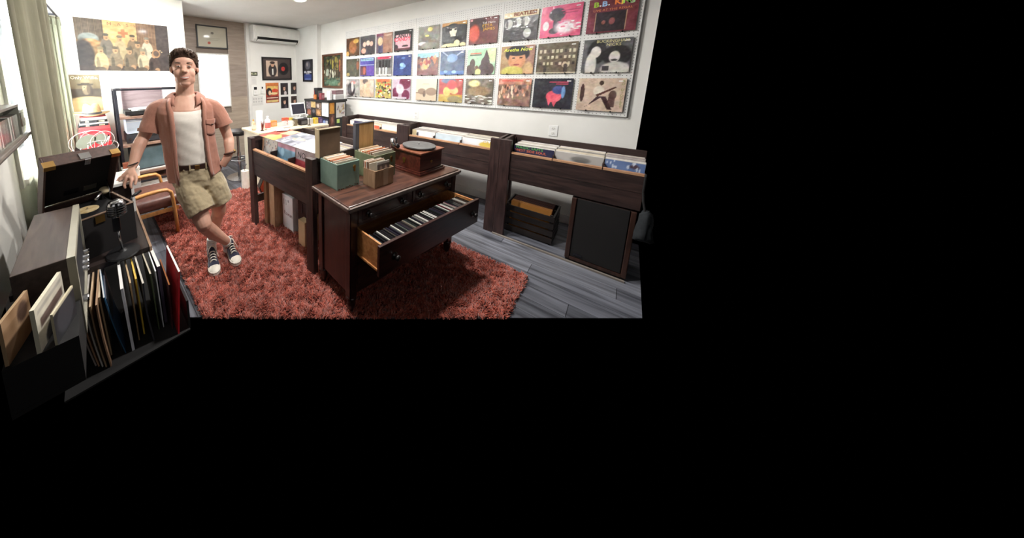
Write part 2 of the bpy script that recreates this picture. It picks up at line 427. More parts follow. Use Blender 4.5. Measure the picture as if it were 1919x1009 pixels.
# generic cover prints: the same overall colours and masses as the sleeves in the photo
K=(24,22,26); W_=(236,230,222); SK=(214,160,132)
CV = {
 (0,0): ((88,62,40), [('n',18,6),('e',.5,.5,.3,.38,(150,98,56),.6),('e',.75,.8,.2,.12,(200,160,80),.6),('e',.1,.12,.12,.14,(206,158,84),.5),('e',.55,.3,.12,.2,(170,110,70),.6)], 'brown and gold close-up print'),
 (1,0): ((66,62,66), [('g',.5,1.2,(96,96,98)),('e',.3,.55,.12,.14,(226,196,176),.4),('e',.55,.6,.13,.14,(232,206,190),.4),('e',.78,.55,.12,.13,(226,190,170),.4),('e',.24,.2,.17,.15,(220,160,140),.4)], 'grey print with pale faces in a cluster'),
 (2,0): ((150,106,86), [('r',0,0,.42,1,(104,84,96)),('e',.25,.6,.16,.22,(214,186,146),.3),('r',.12,.0,.4,.38,(72,72,104)),('r',0,.88,.45,1,(112,40,70)),('r',.5,.86,.95,.93,(196,160,140)),('n',8,8)], 'tan sleeve with a standing figure on its left'),
 (3,0): (K, [('r',.08,.12,.9,.8,(222,172,180)),('e',.1,.2,.14,.14,(40,24,30),.3),('e',.62,.24,.18,.05,(40,28,34),.4),('r',.08,.05,.9,.14,(90,44,52))], 'black sleeve with doubled bold lettering on pink'),
 (4,0): ((92,86,70), [('n',26,9,False),('e',.55,.85,.12,.1,(220,212,120),.4),('e',.42,.58,.1,.05,(214,206,110),.4),('e',.2,.25,.2,.08,(226,226,226),.5),('e',.55,.16,.4,.12,(130,130,118),.6),('r',.86,0,1,1,(112,104,92),.5)], 'murky olive sleeve with shiny plastic creases'),  # shine of the plastic creases is part of the print colour
 (5,0): (K, [('r',0,.84,1,1,(176,134,78)),('e',.5,.82,.5,.07,K,.3),('e',.47,.64,.15,.2,(240,230,206),.12),('e',.45,.84,.2,.1,K,.2),('e',.36,.7,.06,.04,K,.3),('e',.56,.7,.05,.04,K,.3),('r',.38,.42,.58,.52,(232,222,200)),('e',.3,.02,.3,.12,(240,226,170),.1),('e',.64,.12,.12,.14,(240,226,170),.15),('e',.88,.05,.12,.1,(220,206,160),.2)], 'black sleeve with a pale face over a cream guitar'),
 (6,0): ((96,40,40), [('e',.3,.75,.3,.25,(52,26,30),.6),('e',.18,.42,.2,.34,(190,74,52),.6),('g',-.3,-.9,(140,84,66)),('r',.02,.9,.1,.97,(226,170,170))], 'dark red sleeve with white and gold lettering'),
 (7,0): ((40,40,44), [('r',0,.82,1,1,(216,200,160)),('e',.16,.6,.12,.17,(198,204,198),.35),('e',.42,.62,.11,.16,(196,200,196),.35),('e',.66,.64,.1,.16,(196,200,194),.35),('e',.72,.24,.11,.16,(190,196,190),.35),('e',.1,.58,.04,.16,(90,92,92),.5),('e',.36,.6,.04,.14,(90,92,92),.5),('e',.6,.62,.03,.14,(90,92,92),.5)], 'charcoal sleeve with four pale heads below a cream band'),
 (8,0): ((222,92,132), [('e',.4,.72,.2,.2,(60,52,66),.3),('e',.42,.42,.1,.25,(84,74,86),.3),('e',.35,.2,.12,.1,(70,58,70),.3),('e',.14,.38,.08,.15,(246,236,240),.3),('e',.62,.3,.25,.2,(250,232,238),.9),('speck',22,[(255,250,252),(232,130,160)],.05,.02,(.4,.05,.98,.5)),('r',.5,.8,.95,.84,(170,50,96)),('r',.55,.72,.9,.76,(176,56,100))], 'hot pink sleeve with a dancing figure and white glare'),  # pale glare is coloured into the print
 (9,0): ((116,42,56), [('r',.17,.04,.8,.6,(186,150,120)),('r',.185,.045,.79,.59,(40,26,36)),('e',.35,.3,.04,.06,(160,100,90),.5),('e',.52,.32,.06,.1,(150,80,80),.5),('n',5,8)], 'maroon sleeve with a dark framed stage picture'),
 (0,1): ((60,58,36), [('n',16,7),('e',.4,.6,.3,.3,(82,80,56),.7),('e',.9,.6,.1,.25,(140,80,50),.6),('e',.15,.1,.12,.1,(170,150,90),.5)], 'dark olive sleeve with a dim face'),
 (1,1): ((70,66,150), [('r',.05,.82,.95,.97,(150,190,206)),('r',0,.52,1,.64,(64,84,160)),('r',0,.6,1,.62,(220,220,230)),('r',.02,.03,.45,.55,(84,48,54)),('e',.3,.3,.1,.22,(170,90,70),.5),('r',.45,.03,1,.55,(98,70,158))], 'blue and purple sleeve with a small portrait panel'),
 (2,1): ((120,120,118), [('r',.1,.88,.95,1,(206,60,96)),('r',0,.4,1,.88,(90,90,92)),('r',.2,.4,.35,.8,K),('r',.4,.4,.55,.82,K),('r',.6,.4,.75,.8,K),('r',.78,.4,.9,.8,K),('r',.2,.06,.3,.42,(214,214,214)),('r',.42,.05,.52,.42,(206,206,206)),('r',.62,.06,.7,.42,(216,216,216)),('r',0,0,1,.08,(214,210,206))], 'black and white group sleeve with a pink title bar'),
 (3,1): ((44,62,122), [('n',6,8),('e',.5,.52,.14,.1,(150,190,226),.5),('e',.62,.46,.08,.08,(130,170,214),.5),('e',.48,.36,.12,.05,(120,160,206),.6),('e',.55,.85,.12,.05,(90,120,180),.6)], 'deep blue sleeve with a pale blue blot'),
 (4,1): ((130,92,80), [('r',0,.78,1,1,(150,200,206)),('n',20,10,False),('speck',34,[(196,120,80),(80,52,60),(220,180,140),(150,60,60)],.06,.09,(.05,.3,.95,.82)),('e',.42,.36,.1,.1,(222,186,120),.3),('r',0,0,1,.2,(116,64,70),.7)], 'crowded collage sleeve under pale blue sky'),
 (5,1): ((86,100,130), [('g',.9,1.1,(56,64,96)),('e',.5,.7,.22,.18,(126,156,200),.4),('n',12,7),('r',0,0,1,.16,(80,120,190),.8),('e',.25,.14,.08,.06,(150,190,230),.5),('e',.6,.12,.1,.07,(160,196,232),.5),('p',[(.02,1),(.3,.78),(.34,.82),(.1,1)],(170,180,206)),('p',[(.98,1),(.7,.78),(.66,.82),(.92,1)],(180,190,214))], 'steel blue sleeve with a pale arch'),
 (6,1): ((176,214,182), [('e',.9,.75,.25,.3,(206,226,176),.6),('e',.2,.4,.1,.22,(96,84,78),.15),('e',.12,.12,.2,.26,(92,80,76),.2),('e',.66,.4,.16,.28,(96,82,84),.15),('p',[(.58,.6),(.68,.96),(.8,.6)],(94,80,84)),('e',.7,.2,.28,.26,(88,76,76),.2),('e',.36,.24,.07,.11,(110,92,80),.2),('r',.1,.8,.5,.85,(222,120,100)),('r',.08,.74,.52,.78,(90,104,96)),('e',.42,.1,.1,.12,(226,224,150),.5)], 'mint green sleeve with dark silhouettes'),
 (7,1): ((170,140,104), [('r',.75,0,1,1,(160,120,104)),('e',.5,.72,.36,.3,(36,32,38),.2),('e',.5,.5,.26,.34,(206,146,108),.25),('e',.5,.78,.3,.14,(40,34,40),.4),('e',.4,.57,.05,.025,(60,40,36),.5),('e',.62,.57,.05,.025,(60,40,36),.5),('e',.5,.33,.09,.03,(150,70,66),.5),('e',.38,.08,.34,.2,(196,186,96),.4),('e',.85,.12,.14,.3,(206,170,130),.5)], 'tan sleeve with a smiling portrait in a yellow top'),
 (8,1): ((104,92,74), [('n',10,12)]+[('r',.06+.105*i,.28+.2*j,.12+.105*i,.38+.2*j,(206,196,168) if (i*3+j) % 4 else (70,60,50)) for i in range(9) for j in range(3)]+[('r',.2,.03,.28,.24,(66,56,52)),('r',.7,.03,.8,.28,(66,56,52)),('e',.75,.27,.09,.09,(200,186,156),.3),('e',.75,.24,.05,.07,(66,56,52),.3),('r',0,0,1,.04,(196,186,160))], 'sepia sleeve with rows of building windows'),
 (9,1): ((96,96,98), [('e',.3,.62,.2,.36,(34,32,34),.3),('e',.28,.62,.11,.17,(226,220,214),.3),('e',.2,.22,.12,.4,(222,218,210),.3),('e',.72,.5,.3,.3,(34,32,34),.3),('e',.68,.46,.11,.17,(214,208,202),.3),('e',.72,.1,.3,.22,(206,202,196),.4),('r',.45,.05,.6,.2,(70,68,70)),('e',.68,.37,.07,.03,(60,56,56),.4)], 'black and white duo portrait sleeve'),
 (0,2): ((170,166,162), [('e',.4,.4,.3,.4,(54,50,54),.4),('e',.55,.8,.2,.1,(206,150,140),.5),('n',22,8),('e',.5,.55,.1,.3,(216,212,208),.5)], 'grey scratchy sleeve on the lowest row end'),
 (1,2): ((196,170,146), [('e',.4,.86,.2,.14,(90,84,76),.5),('e',.55,.45,.24,.4,(226,186,156),.5),('e',.85,.6,.14,.4,(206,196,180),.5),('n',10,6)], 'pale peach sleeve with a soft figure'),
 (2,2): ((176,160,96), [('r',.1,.86,.9,1,(220,100,60)),('speck',60,[(196,60,40),(60,90,50),(226,206,90),(60,40,50),(236,226,206)],.06,.05,(0,0,1,.85))], 'busy multicoloured sleeve with an orange band'),
 (3,2): ((196,176,190), [('e',.7,.8,.32,.3,(112,36,66),.3),('e',.14,.2,.2,.36,(110,40,70),.25),('e',.75,.2,.22,.26,(116,44,76),.3),('e',.42,.5,.22,.26,(216,206,214),.5),('r',0,0,.8,.1,(206,196,204))], 'mauve and white sleeve with a bent figure'),
 (4,2): ((226,216,186), [('r',0,0,1,.34,(206,186,160)),('e',.3,.42,.2,.14,(150,126,104),.3),('e',.75,.42,.26,.18,(146,122,100),.3),('e',.42,.3,.07,.14,(110,90,76),.3),('r',0,.33,1,.38,(140,114,96)),('r',.35,.76,.65,.78,(180,164,140)),('r',.3,.72,.66,.74,(190,176,150))], 'cream boxed set with a hazy sepia landscape'),
 (5,2): ((176,76,70), [('e',.4,.92,.3,.12,(110,120,150),.6),('r',0,0,1,.32,(186,186,70),.7),('e',.35,.45,.16,.2,(226,196,110),.4),('e',.65,.5,.18,.16,(216,186,120),.4),('e',.55,.75,.2,.2,(206,60,66),.5),('n',14,8,False),('e',.7,.12,.3,.14,(140,130,90),.5)], 'red and lime sleeve with round yellow shapes'),
 (6,2): ((112,104,92), [('e',.33,.8,.2,.14,(255,240,170),.9),('n',20,9),('e',.5,.5,.4,.2,(150,126,96),.6),('speck',18,[(226,226,220)],.1,.02,(0,0,1,.35))], 'grey brown sleeve with a bright light flare'),
 (7,2): ((140,112,98), [('r',0,.78,1,1,(206,146,124),.8),('n',22,10,False),('speck',40,[(206,150,120),(90,66,60),(226,196,170)],.03,.08,(.05,.3,.95,.75)),('r',.1,.9,.75,.95,(206,96,80))], 'dusty rose sleeve with a packed crowd'),
 (8,2): ((44,44,54), [('n',6,8),('e',.55,.4,.2,.2,(226,96,112),.2),('p',[(.36,.4),(.44,.08),(.5,.26),(.58,.04),(.68,.36)],(222,90,108)),('e',.66,.62,.16,.14,(60,72,130),.4),('e',.78,.55,.05,.2,(120,160,210),.4),('r',.4,.86,.88,.9,(206,70,96)),('r',.58,.8,.88,.83,(196,66,90))], 'near-black sleeve with a coral and blue shape'),
 (9,2): ((206,184,164), [('e',.1,.55,.05,.28,(72,46,44),.2),('e',.5,.86,.05,.07,(70,48,40),.2),('e',.46,.62,.12,.15,(222,212,196),.2),('p',[(.44,.46),(.56,.46),(.3,.2),(.12,.06),(.24,.14)],(66,42,46)),('p',[(.5,.46),(.62,.46),(.78,.06),(.68,.06)],(66,42,46)),('p',[(.4,.5),(.8,.76),(.82,.72),(.44,.44)],(84,50,40)),('e',.76,.5,.08,.14,(90,64,60),.3),('r',.68,.14,.82,.44,(84,58,56),.8)], 'beige sleeve with a guitarist in a wide stance'),
}
COLY = [3.28, 2.95, 2.61, 2.275, 1.875, 1.54, 1.2, .84, .51, .165]
ROWZ = [1.93, 1.568, 1.21]
peg = T('pegboard', 'white perforated hardboard panels along the right wall carrying thirty LP sleeves', 'pegboard', (3.64,1.73,1.165))
m_peg = mat('white_hardboard', (222,222,220), .6, c2=(230,230,228), scale=5)
for y0, y1 in ((-.018,1.008),(1.010,2.078),(2.080,3.475)):
    obj('panel', MB().bx(3.632, 3.645, y0, y1, 1.168, 2.372), m_peg, peg)
obj('batten', MB().bx(3.645, 3.6585, .1, 3.4, 1.3, 1.34).bx(3.645, 3.6585, .1, 3.4, 2.2, 2.24), m_peg, peg)
hb = MB(); q6 = [(math.cos(a*math.pi/3), math.sin(a*math.pi/3)) for a in range(6)]
ny, nz = 137, 47
for a in range(ny):
    for b in range(nz):
        y = .006+.0254*a-.012; z = 1.184+.0254*b
        if abs(y-1.009) < .006 or abs(y-2.079) < .006 or y > 3.468: continue
        hb.add([(3.6316, y+.0034*p, z+.0034*s_) for p, s_ in q6], [(0,1,2,3,4,5)])
obj('holes', hb, m_dgrey, peg, kind='stuff')
hook = None
rot_r = -math.pi/2
rowname = ('top', 'middle', 'bottom')
def lp_text(o, s, size, col, x, z, **k): return text(s, size, col, o, x, -.0048, z, **k)
for c in range(10):
    for rw in range(3):
        base, ops, desc = CV[(c,rw)]
        art = lp_art(base, ops, 64 if c > 3 else 44)
        if (c,rw) != (4,2): art.n(9,7,False).n(7,16,False).n(7,30)
        thick = .004 if (c,rw) != (4,2) else .022
        wdt = .305
        xf = 3.606 if (c,rw) != (4,2) else 3.604
        o = sheet('record_sleeve', wdt, .305, thick, art, p_gloss if c not in (3,) else p_matte, None, (xf+.012 if (c,rw)!=(4,2) else 3.63, COLY[c], ROWZ[rw]), rot_r, edge=(30,28,30) if (c,rw)==(4,2) else (190,186,178), rx=0)
        ordn = ('first','second','third','fourth','fifth','sixth','seventh','eighth','ninth','tenth')[c]
        tag(o, '%s, %s in the %s row' % (desc, ordn, rowname[rw]), 'record sleeve', 'LP sleeves on the pegboard')
        if c in (3,5,6,7,8,9) or rw == 1:
            pt = MB().bx(.105,.135,-.0052-(thick-.004),-.0044-(thick-.004),.275,.285)
            obj('price_tag', pt, m_white, o, local=True)
        for dy in (-.08, .08):
            hk = MB().bx(3.601, 3.634, COLY[c]+dy-.004, COLY[c]+dy+.004, ROWZ[rw]-.008, ROWZ[rw]-.0005).bx(3.601,3.605,COLY[c]+dy-.004,COLY[c]+dy+.004,ROWZ[rw]-.0005,ROWZ[rw]+.008)
            obj('hook', hk, m_blackm, peg)
        if (c,rw) == (3,0):
            lp_text(o,'CANDY',.078,(20,18,20),-.005,.222,bold=.002); lp_text(o,'CANDY',.078,(214,60,84),-.012,.172,bold=.002)
        if (c,rw) == (6,0):
            lp_text(o,'Tell Mama',.032,(236,226,220),.055,.238); lp_text(o,'ETTA',.045,(222,172,66),.04,.205); lp_text(o,'JAMES',.045,(222,172,66),.06,.165)
        if (c,rw) == (7,0): lp_text(o,'BEATLES!',.05,(130,74,52),.035,.279,bold=.002)
        if (c,rw) == (9,0):
            for i_, (ch, cc) in enumerate(zip('B.B. KING', ((160,200,60),(230,230,230),(150,190,230),(230,230,230),(0,0,0),(236,130,60),(226,200,70),(140,200,80),(170,200,150)))):
                if ch != ' ': lp_text(o, ch, .062, cc, -.105+.0265*i_, .252+.004*(i_ % 2), bold=.002)
            lp_text(o,'LIVE AT THE REGAL',.026,(226,140,80),0,.2,sx=1.05)
        if (c,rw) == (7,1): lp_text(o,'Aretha Now',.05,(214,220,90),.0,.262,shear=.2,bold=.001)
        if (c,rw) == (9,1):
            lp_text(o,'BUCKINGHAM',.036,(214,206,150),.03,.282,sx=.85); lp_text(o,'NICKS',.036,(214,206,150),.04,.250,sx=.9)
        if (c,rw) == (1,1): lp_text(o,'WILLIE NELSON',.034,(50,60,90),0,.275)
        if (c,rw) == (2,1): lp_text(o,'RAMONES',.032,(120,20,50),.01,.286,sx=1.2)
        if (c,rw) == (9,2):
            for i_, ch in enumerate('BO DIDDLEY'):
                if ch != ' ': lp_text(o, ch, .028, (150,156,84), .135, .28-.026*i_)

# ------------------------------------------------------------------ record bins
def sleeve_art(base, ops=(), n=20):
    a = Art(n, n, base)
    for op in ops: getattr(a, op[0])(*op[1:])
    return a
EDGE = [(196,192,184),(176,170,160),(214,210,204),(150,146,140),(206,196,176),(186,176,160),(220,216,212),(160,150,150)]
m_sl = [mat('sleeve_edge_%d' % i, c, .5, c2=tuple(min(255,k+14) for k in c), scale=40) for i, c in enumerate(EDGE)]
_sl_proto = []
def sleeve_pack(M, x0, w, v0, v1, z0, h, n, front, where, tilt=R(6), group=None, lift=0.0, bulk=.0085):
    """n record sleeves standing one behind the other in a bin; front sleeve carries a print.
    M: bin frame (x along, y back, z up)"""
    base, ops, desc, texts = front
    rz = M.to_euler().z
    for i in range(n):
        v = v0 + (v1-v0)*i/(n-1)
        hh = h + (random.uniform(-.006,.006) if i else 0)
        p = M @ Vector((x0+w/2+random.uniform(-.004,.004)*(i>0), v, z0))
        if i == 0:
            o = sheet('record_sleeve', w, hh, .004, sleeve_art(base, ops, 34), p_gloss, None, p, rz, rx=-tilt)
            tag(o, desc, 'record sleeve', group)
            for s_, sz, col, tx, tz in texts: text(s_, sz, col, o, tx, -.0048, tz)
        else:
            if len(_sl_proto) < 8:
                me = bpy.data.meshes.new('record_sleeve')
                mb = MB().bx(-.1525,.1525,-bulk,0,0,.31); me.from_pydata(mb.v, [], mb.f); me.materials.append(m_sl[len(_sl_proto)]); _sl_proto.append(me)
                me2 = me
            else: me2 = random.choice(_sl_proto)
            o = bpy.data.objects.new('record_sleeve', me2); COL.objects.link(o)
            o.location = p; o.rotation_euler = (-tilt,0,rz); o.scale = (w/.305,1,hh/.31)
            tag(o, nth(i) + ' sleeve edge behind the front one, ' + where, 'record sleeve', group)

def record_bin(name, label, M, W, D, nb=3, stretcher=False, right_post=True, cat='record bin', ztop=.955, cwo=None):
    rz = M.to_euler().z; loc = M.translation
    t = T(name, label, cat, tuple(loc), rz)
    xr = W
    obj('post', MB().bx(0,.085,0,.045,0,ztop), m_bin_z, t, bevel=.003, local=True)
    if right_post: obj('post', MB().bx(W-.085,W,0,.045,0,ztop), m_bin_z, t, bevel=.003, local=True)
    obj('post', MB().bx(0,.045,D-.06,D-.02,0,ztop-.02), m_bin_z, t, local=True)
    if right_post: obj('post', MB().bx(W-.045,W,D-.06,D-.02,0,ztop-.02), m_bin_z, t, local=True)
    x1 = W-.085 if right_post else W
    for z0, z1, dy in ((.57,.70,.004),(.703,.83,.0)):
        obj('front_board', MB().bx(.085,x1,.012+dy,.034,z0,z1), m_bin_x, t, bevel=.002, local=True)
    for z0, z1 in ((.60,.77),(.773,ztop)):
        obj('side_board', MB().bx(.012,.034,.045,D-.02,z0,z1), m_bin_y, t, local=True)
        if right_post: obj('side_board', MB().bx(W-.034,W-.012,.045,D-.02,z0,z1), m_bin_y, t, local=True)
    obj('back_board', MB().bx(0,W if right_post else x1,D-.02,D,.57,ztop), m_bin_x, t, local=True)
    obj('bottom_board', MB().bx(.034,x1,.034,D-.02,.57,.588), m_bin_x, t, local=True)
    inner0 = .085; cw = cwo or (W-.17)/nb
    for i in range(nb):
        a, b = inner0+cw*i, min(inner0+cw*(i+1), x1)
        if a >= x1: break
        obj('plywood_lip', MB().bx(a+.003,b-.003,.010,.045,.83,.845), m_ply, t, local=True, label='raw light plywood lip')
        if i: obj('divider', MB().bx(a-.005,a+.005,.045,D-.02,.588,.87), m_bin_y, t, local=True)
    if stretcher: obj('stretcher', MB().bx(.012,.034,.045,D-.06,.24,.32), m_bin_y, t, local=True)
    return t, inner0, cw
def frame(x, y, rz): return Matrix.Translation((x,y,0)) @ Matrix.Rotation(rz,4,'Z')
B = [
 ('wall_record_bin', 'dark stained record bin by the black shelf, far end of the right wall row', 2.83),
 ('wall_record_bin', 'dark stained record bin behind the gramophone, middle of the right wall row', 1.785),
 ('wall_record_bin', 'dark stained record bin above the loudspeaker, nearest of the right wall row', .735)]
FRONT = {
 (0,0): ((60,58,96), [('p',[(.0,.6),(.3,.9),(.3,1),(0,1)],(226,220,214)),('n',10,6)], 'navy and white front sleeve in the far wall bin', []),
 (0,1): ((206,170,90), [('r',.45,.55,.98,.98,(222,206,190)),('r',.6,.6,.9,.92,(206,80,50))], 'yellow front sleeve with a red square in the far wall bin', []),
 (0,2): ((214,196,84), [('r',0,.8,1,1,(232,230,226)),('n',8,8)], 'white and lemon front sleeve in the far wall bin', []),
 (1,0): ((222,222,226), [('r',0,0,.2,1,(206,190,150)),('e',.25,.85,.05,.08,(60,60,70),.4),('n',6,9)], 'white front sleeve with a small black mark in the middle wall bin', []),
 (1,1): ((206,224,236), [('g',.7,1,(190,204,214)),('n',5,9)], 'icy pale blue front sleeve in the middle wall bin', []),
 (1,2): ((228,228,232), [('e',.78,.84,.2,.09,(214,190,90),.5),('n',6,9)], 'white front sleeve with yellow letters in the middle wall bin', [('ON',.045,(206,176,60),.09,.29)]),
 (2,0): ((40,42,72), [('n',4,6)], 'midnight blue front sleeve with green and orange lettering in the near wall bin', [("MAGIC SAM'S",.033,(90,170,80),-.03,.300),('WEST SIDE SOUL',.030,(222,110,70),-.02,.272)]),
 (2,1): ((176,174,172), [('e',.55,.86,.2,.08,(120,120,118),.6),('n',5,8),('e',.55,.82,.14,.04,(100,100,100),.6)], 'silver grey front sleeve with a dim emblem in the near wall bin', []),
 (2,2): ((96,120,166), [('e',.75,.9,.12,.05,(80,60,70),.5),('speck',14,[(206,216,232)],.02,.05,(0,.7,1,1)),('n',8,6)], 'crinkled blue front sleeve in the near wall bin', []),
}
pos = ('left', 'middle', 'right')
binn = ('far', 'middle', 'near')
for b, (nm, lab, ymax) in enumerate(B):
    M = frame(2.89, ymax, rot_r)
    last = b == 2
    Wd = 1.05 if not last else .885
    t, i0, cw = record_bin(nm, lab, M, 1.05, .36) if not last else record_bin(nm, lab, M, Wd, .36, right_post=False, cwo=.2933)
    if last: cw = .2933
    for c in range(3):
        i0_ = .085 + .2933*c
        wv = .285
        if last and c == 2: wv = .2
        sleeve_pack(M, i0_+.006, wv, .065, .315, .589, .315, 20, FRONT[(b,c)], '%s part of the %s wall bin' % (pos[c], binn[b]), tilt=R(4), group='records in the %s wall bin' % binn[b])
# island bin in the middle of the room, open on both long sides
MI = frame(1.17, 2.50, rot_r)
isl, i0, cw = record_bin('island_record_bin', 'dark stained record bin standing in the room between the man and the dresser', MI, 1.05, .72, stretcher=True)
obj('false_bottom', MB().bx(.034,1.016,.034,.348,.612,.629), m_bin_x, isl, local=True)
obj('centre_board', MB().bx(.034,1.016,.35,.37,.588,.90), m_bin_x, isl, local=True)
IF = [((222,216,210), [('speck',40,[(110,120,160),(206,120,90),(90,110,90),(60,50,60)],.025,.03,(0,.3,1,.98)),('r',0,0,.12,1,(190,150,120))], 'white front sleeve with scattered small figures in the island bin', []),
      ((130,176,206), [('r',0,.86,1,1,(206,150,170)),('n',22,8),('e',.3,.75,.1,.12,(176,216,236),.4),('e',.6,.7,.2,.12,(120,160,190),.4)], 'sky blue and pink front sleeve in the island bin', []),
      ((206,190,196), [('r',0,.0,1,.72,(196,70,80)),('n',14,8)], 'white over red front sleeve in the island bin', [('NO',.07,(40,40,50),-.06,.27)])]
for c in range(3):
    sleeve_pack(MI, .09+.2933*c, .285, .098, .335, .6295, .325, 17, IF[c], 'front row, %s part of the island bin' % pos[c], tilt=R(6), group='records in the island bin')
m_ppr = mat('loose_paper', (236,232,224), .8)
flat = [((150,62,50), [('p',[(.25,0),(.62,.5),(.95,.3),(1,0)],(206,160,80)),('p',[(.5,.5),(.95,.6),(.98,1),(.5,.95)],(214,190,140)),('e',.45,.2,.2,.14,(226,190,110),.5),('n',10,8)], 'red and gold sleeve lying flat on the island bin under a white paper'),
        ((126,128,140), [('n',26,9),('e',.6,.5,.3,.1,(176,150,130),.5),('e',.3,.6,.24,.1,(96,106,120),.5),('speck',14,[(206,196,186)],.1,.02)], 'grey blue sleeve lying flat on the middle of the island bin'),
        ((196,200,204), [('n',6,8),('r',.1,.1,.5,.15,(150,150,150))], 'pale grey sleeve lying flat on the island bin beside the brown lid')]
for c, (bs, ops, lab) in enumerate(flat):
    o = sheet('record_sleeve', .295, .315, .004, sleeve_art(bs, ops, 44), p_gloss, None, MI @ Vector((.09+.2933*c+.143, .088, .968)), rot_r, rx=-R(84))
    tag(o, lab, 'record sleeve', 'records lying on the island bin')
pp = MB().box((0,0,0), (.15,.10,.002), Matrix.Rotation(R(18),3,'Z').to_4x4())
o = obj('loose_paper', MB().prism3([(1.43,2.36,1.000),(1.52,2.27,1.009),(1.57,2.33,1.014),(1.48,2.42,1.005)], [(1.43,2.36,1.002),(1.52,2.27,1.011),(1.57,2.33,1.016),(1.48,2.42,1.007)]), m_ppr)
tag(o, 'loose white paper on the red and gold sleeve', 'paper')
for c in range(3):
    sleeve_pack(MI, .09+.2933*c, .285, .40, .66, .589, .315, 8, [((70,60,70),[('n',10,8)],'dark front sleeve in the back row, left part of the island bin',[]),((196,190,190),[('n',10,8)],'pale front sleeve in the back row, middle of the island bin',[]),((150,110,96),[('n',10,8)],'tan front sleeve in the back row, right part of the island bin',[])][c], 'back row, %s part of the island bin' % pos[c], tilt=R(6), group='records in the island bin')
# ------------------------------------------------------------------ dresser with the open drawer
DT = .775
TH = R(-8)
DM = Matrix.Translation((1.09,1.01,0)) @ Matrix.Rotation(TH,4,'Z')     # x along the front, y to the back
dr = T('dresser', 'dark mahogany dresser with one long drawer pulled open, on the rug', 'dresser', (1.09,1.01,0), TH)
def D(name, mb, m, par=dr, **k): return obj(name, mb, m, par, local=True, **k)
W0, W1, DY = .03, 1.17, .40
D('top', MB().bx(.012,1.195,.015,DY+.02,DT-.012,DT), m_dtop, bevel=.004)
ed = MB()
for z0, z1, o_ in ((DT-.026,DT-.008,.0), (DT-.042,DT-.024,-.010)):
    ed.bx(o_*-1,1.207+o_,-o_,.016-o_*.2,z0,z1).bx(-o_,.016,-o_,DY+.03,z0,z1).bx(1.191,1.207+o_,-o_,DY+.03,z0,z1)
D('top_moulding', ed, m_dedge, bevel=.004)
D('side_panel', MB().bx(W0+.012,W0+.03,.06,DY-.05,.15,DT-.04), m_dres, label='tall dark side panel')
D('side_panel', MB().bx(W1-.03,W1-.012,.06,DY-.05,.15,DT-.04), m_dres)
D('back_panel', MB().bx(W0+.02,W1-.02,DY-.02,DY-.01,.15,DT-.04), m_dres_x)
for x, y, foot in ((W0,.02,1),(W1-.06,.02,0),(W0,DY-.06,0),(W1-.06,DY-.06,0)):
    p = D('corner_post', MB().bx(x,x+.06,y,y+.05,.13,DT-.04), m_dres, bevel=.006)
    lg = MB().lathe([(.032,.135),(.036,.12),(.026,.10),(.030,.085),(.022,.05),(.016,.035),(.016,.028)], (x+.03,y+.025,0), 14)
    D('leg', lg, m_dres, smooth=True)
    ca = MB().lathe([(.006,0),(.018,.004),(.021,.014),(.018,.025),(.006,.03)], (0,0,0), 16, Matrix.Translation((x+.015,y+.025,.016)) @ Matrix.Rotation(R(90),4,'Y') @ Matrix.Translation((0,0,.0)))
    D('caster', ca, m_dmetal, smooth=True)
for z0, z1 in ((.615,.632),(.405,.425),(.185,.205)):
    D('rail', MB().bx(W0+.05,W1-.05,.03,.05,z0,z1), m_dres_x)
D('centre_stile', MB().bx(.59,.615,.028,.05,.62,DT-.042), m_dres_x)
# scalloped apron
ap = [(W0+.06,.03,.19)]; bt = []
pts = []
for i in range(17):
    u = i/16; pts.append((W0+.06+(W1-W0-.12)*u, .14+.022*math.sin(math.pi*u)+.008*math.cos(4*math.pi*u)))
top_ = [(W1-.06,.19),(W0+.06,.19)]
poly = pts+top_
D('apron', MB().prism3([(x,.03,z) for x,z in poly], [(x,.045,z) for x,z in poly]), m_dres_x)
def knob(par, x, y, z, lab=None):
    k = MB().lathe([(.024,0),(.024,.004),(.012,.006),(.009,.014),(.017,.022),(.018,.03),(.010,.035)], (0,0,0), 16, Matrix.Translation((x,y,z)) @ Matrix.Rotation(R(90),4,'X'))
    return D('knob', k, m_knob, par, smooth=True)
for x0, x1, kx in ((.095,.585,(.18,.50)),(.62,1.105,(.70,1.03))):
    f = D('small_drawer', MB().bx(x0,x1,.022,.040,.637,.728), m_dres_x, bevel=.003)
    fr = MB().bx(x0+.03,x1-.03,.020,.0225,.648,.652).bx(x0+.03,x1-.03,.020,.0225,.712,.716).bx(x0+.03,x0+.034,.020,.0225,.648,.716).bx(x1-.034,x1-.03,.020,.0225,.648,.716)
    D('bead_moulding', fr, m_dres, f)
    for q in kx: knob(f, q, .02, .682)
lo = D('lower_drawer', MB().bx(.095,1.105,.024,.042,.21,.40), m_dres_x, bevel=.003)
knob(lo, .22, .023, .30); knob(lo, .98, .023, .30)
PO = -.185                     # how far the long drawer stands out
ld = D('open_drawer', MB().bx(.062,1.125,PO-.012,PO+.008,.425,.615), m_dres_x, bevel=.003, label='long drawer front pulled open')
D('drawer_side', MB().bx(.092,.104,PO+.008,.40,.44,.605), m_draw, ld, label='bare oak drawer side')
D('drawer_side', MB().bx(1.085,1.097,PO+.008,.40,.44,.605), m_draw, ld)
D('drawer_bottom', MB().bx(.104,1.085,PO+.008,.38,.445,.455), m_draw, ld)
D('drawer_runner', MB().bx(.084,.092,PO+.0,.36,.43,.442), m_draw, ld)
knob(ld, .185, PO-.012, .515); knob(ld, 1.04, PO-.012, .515)
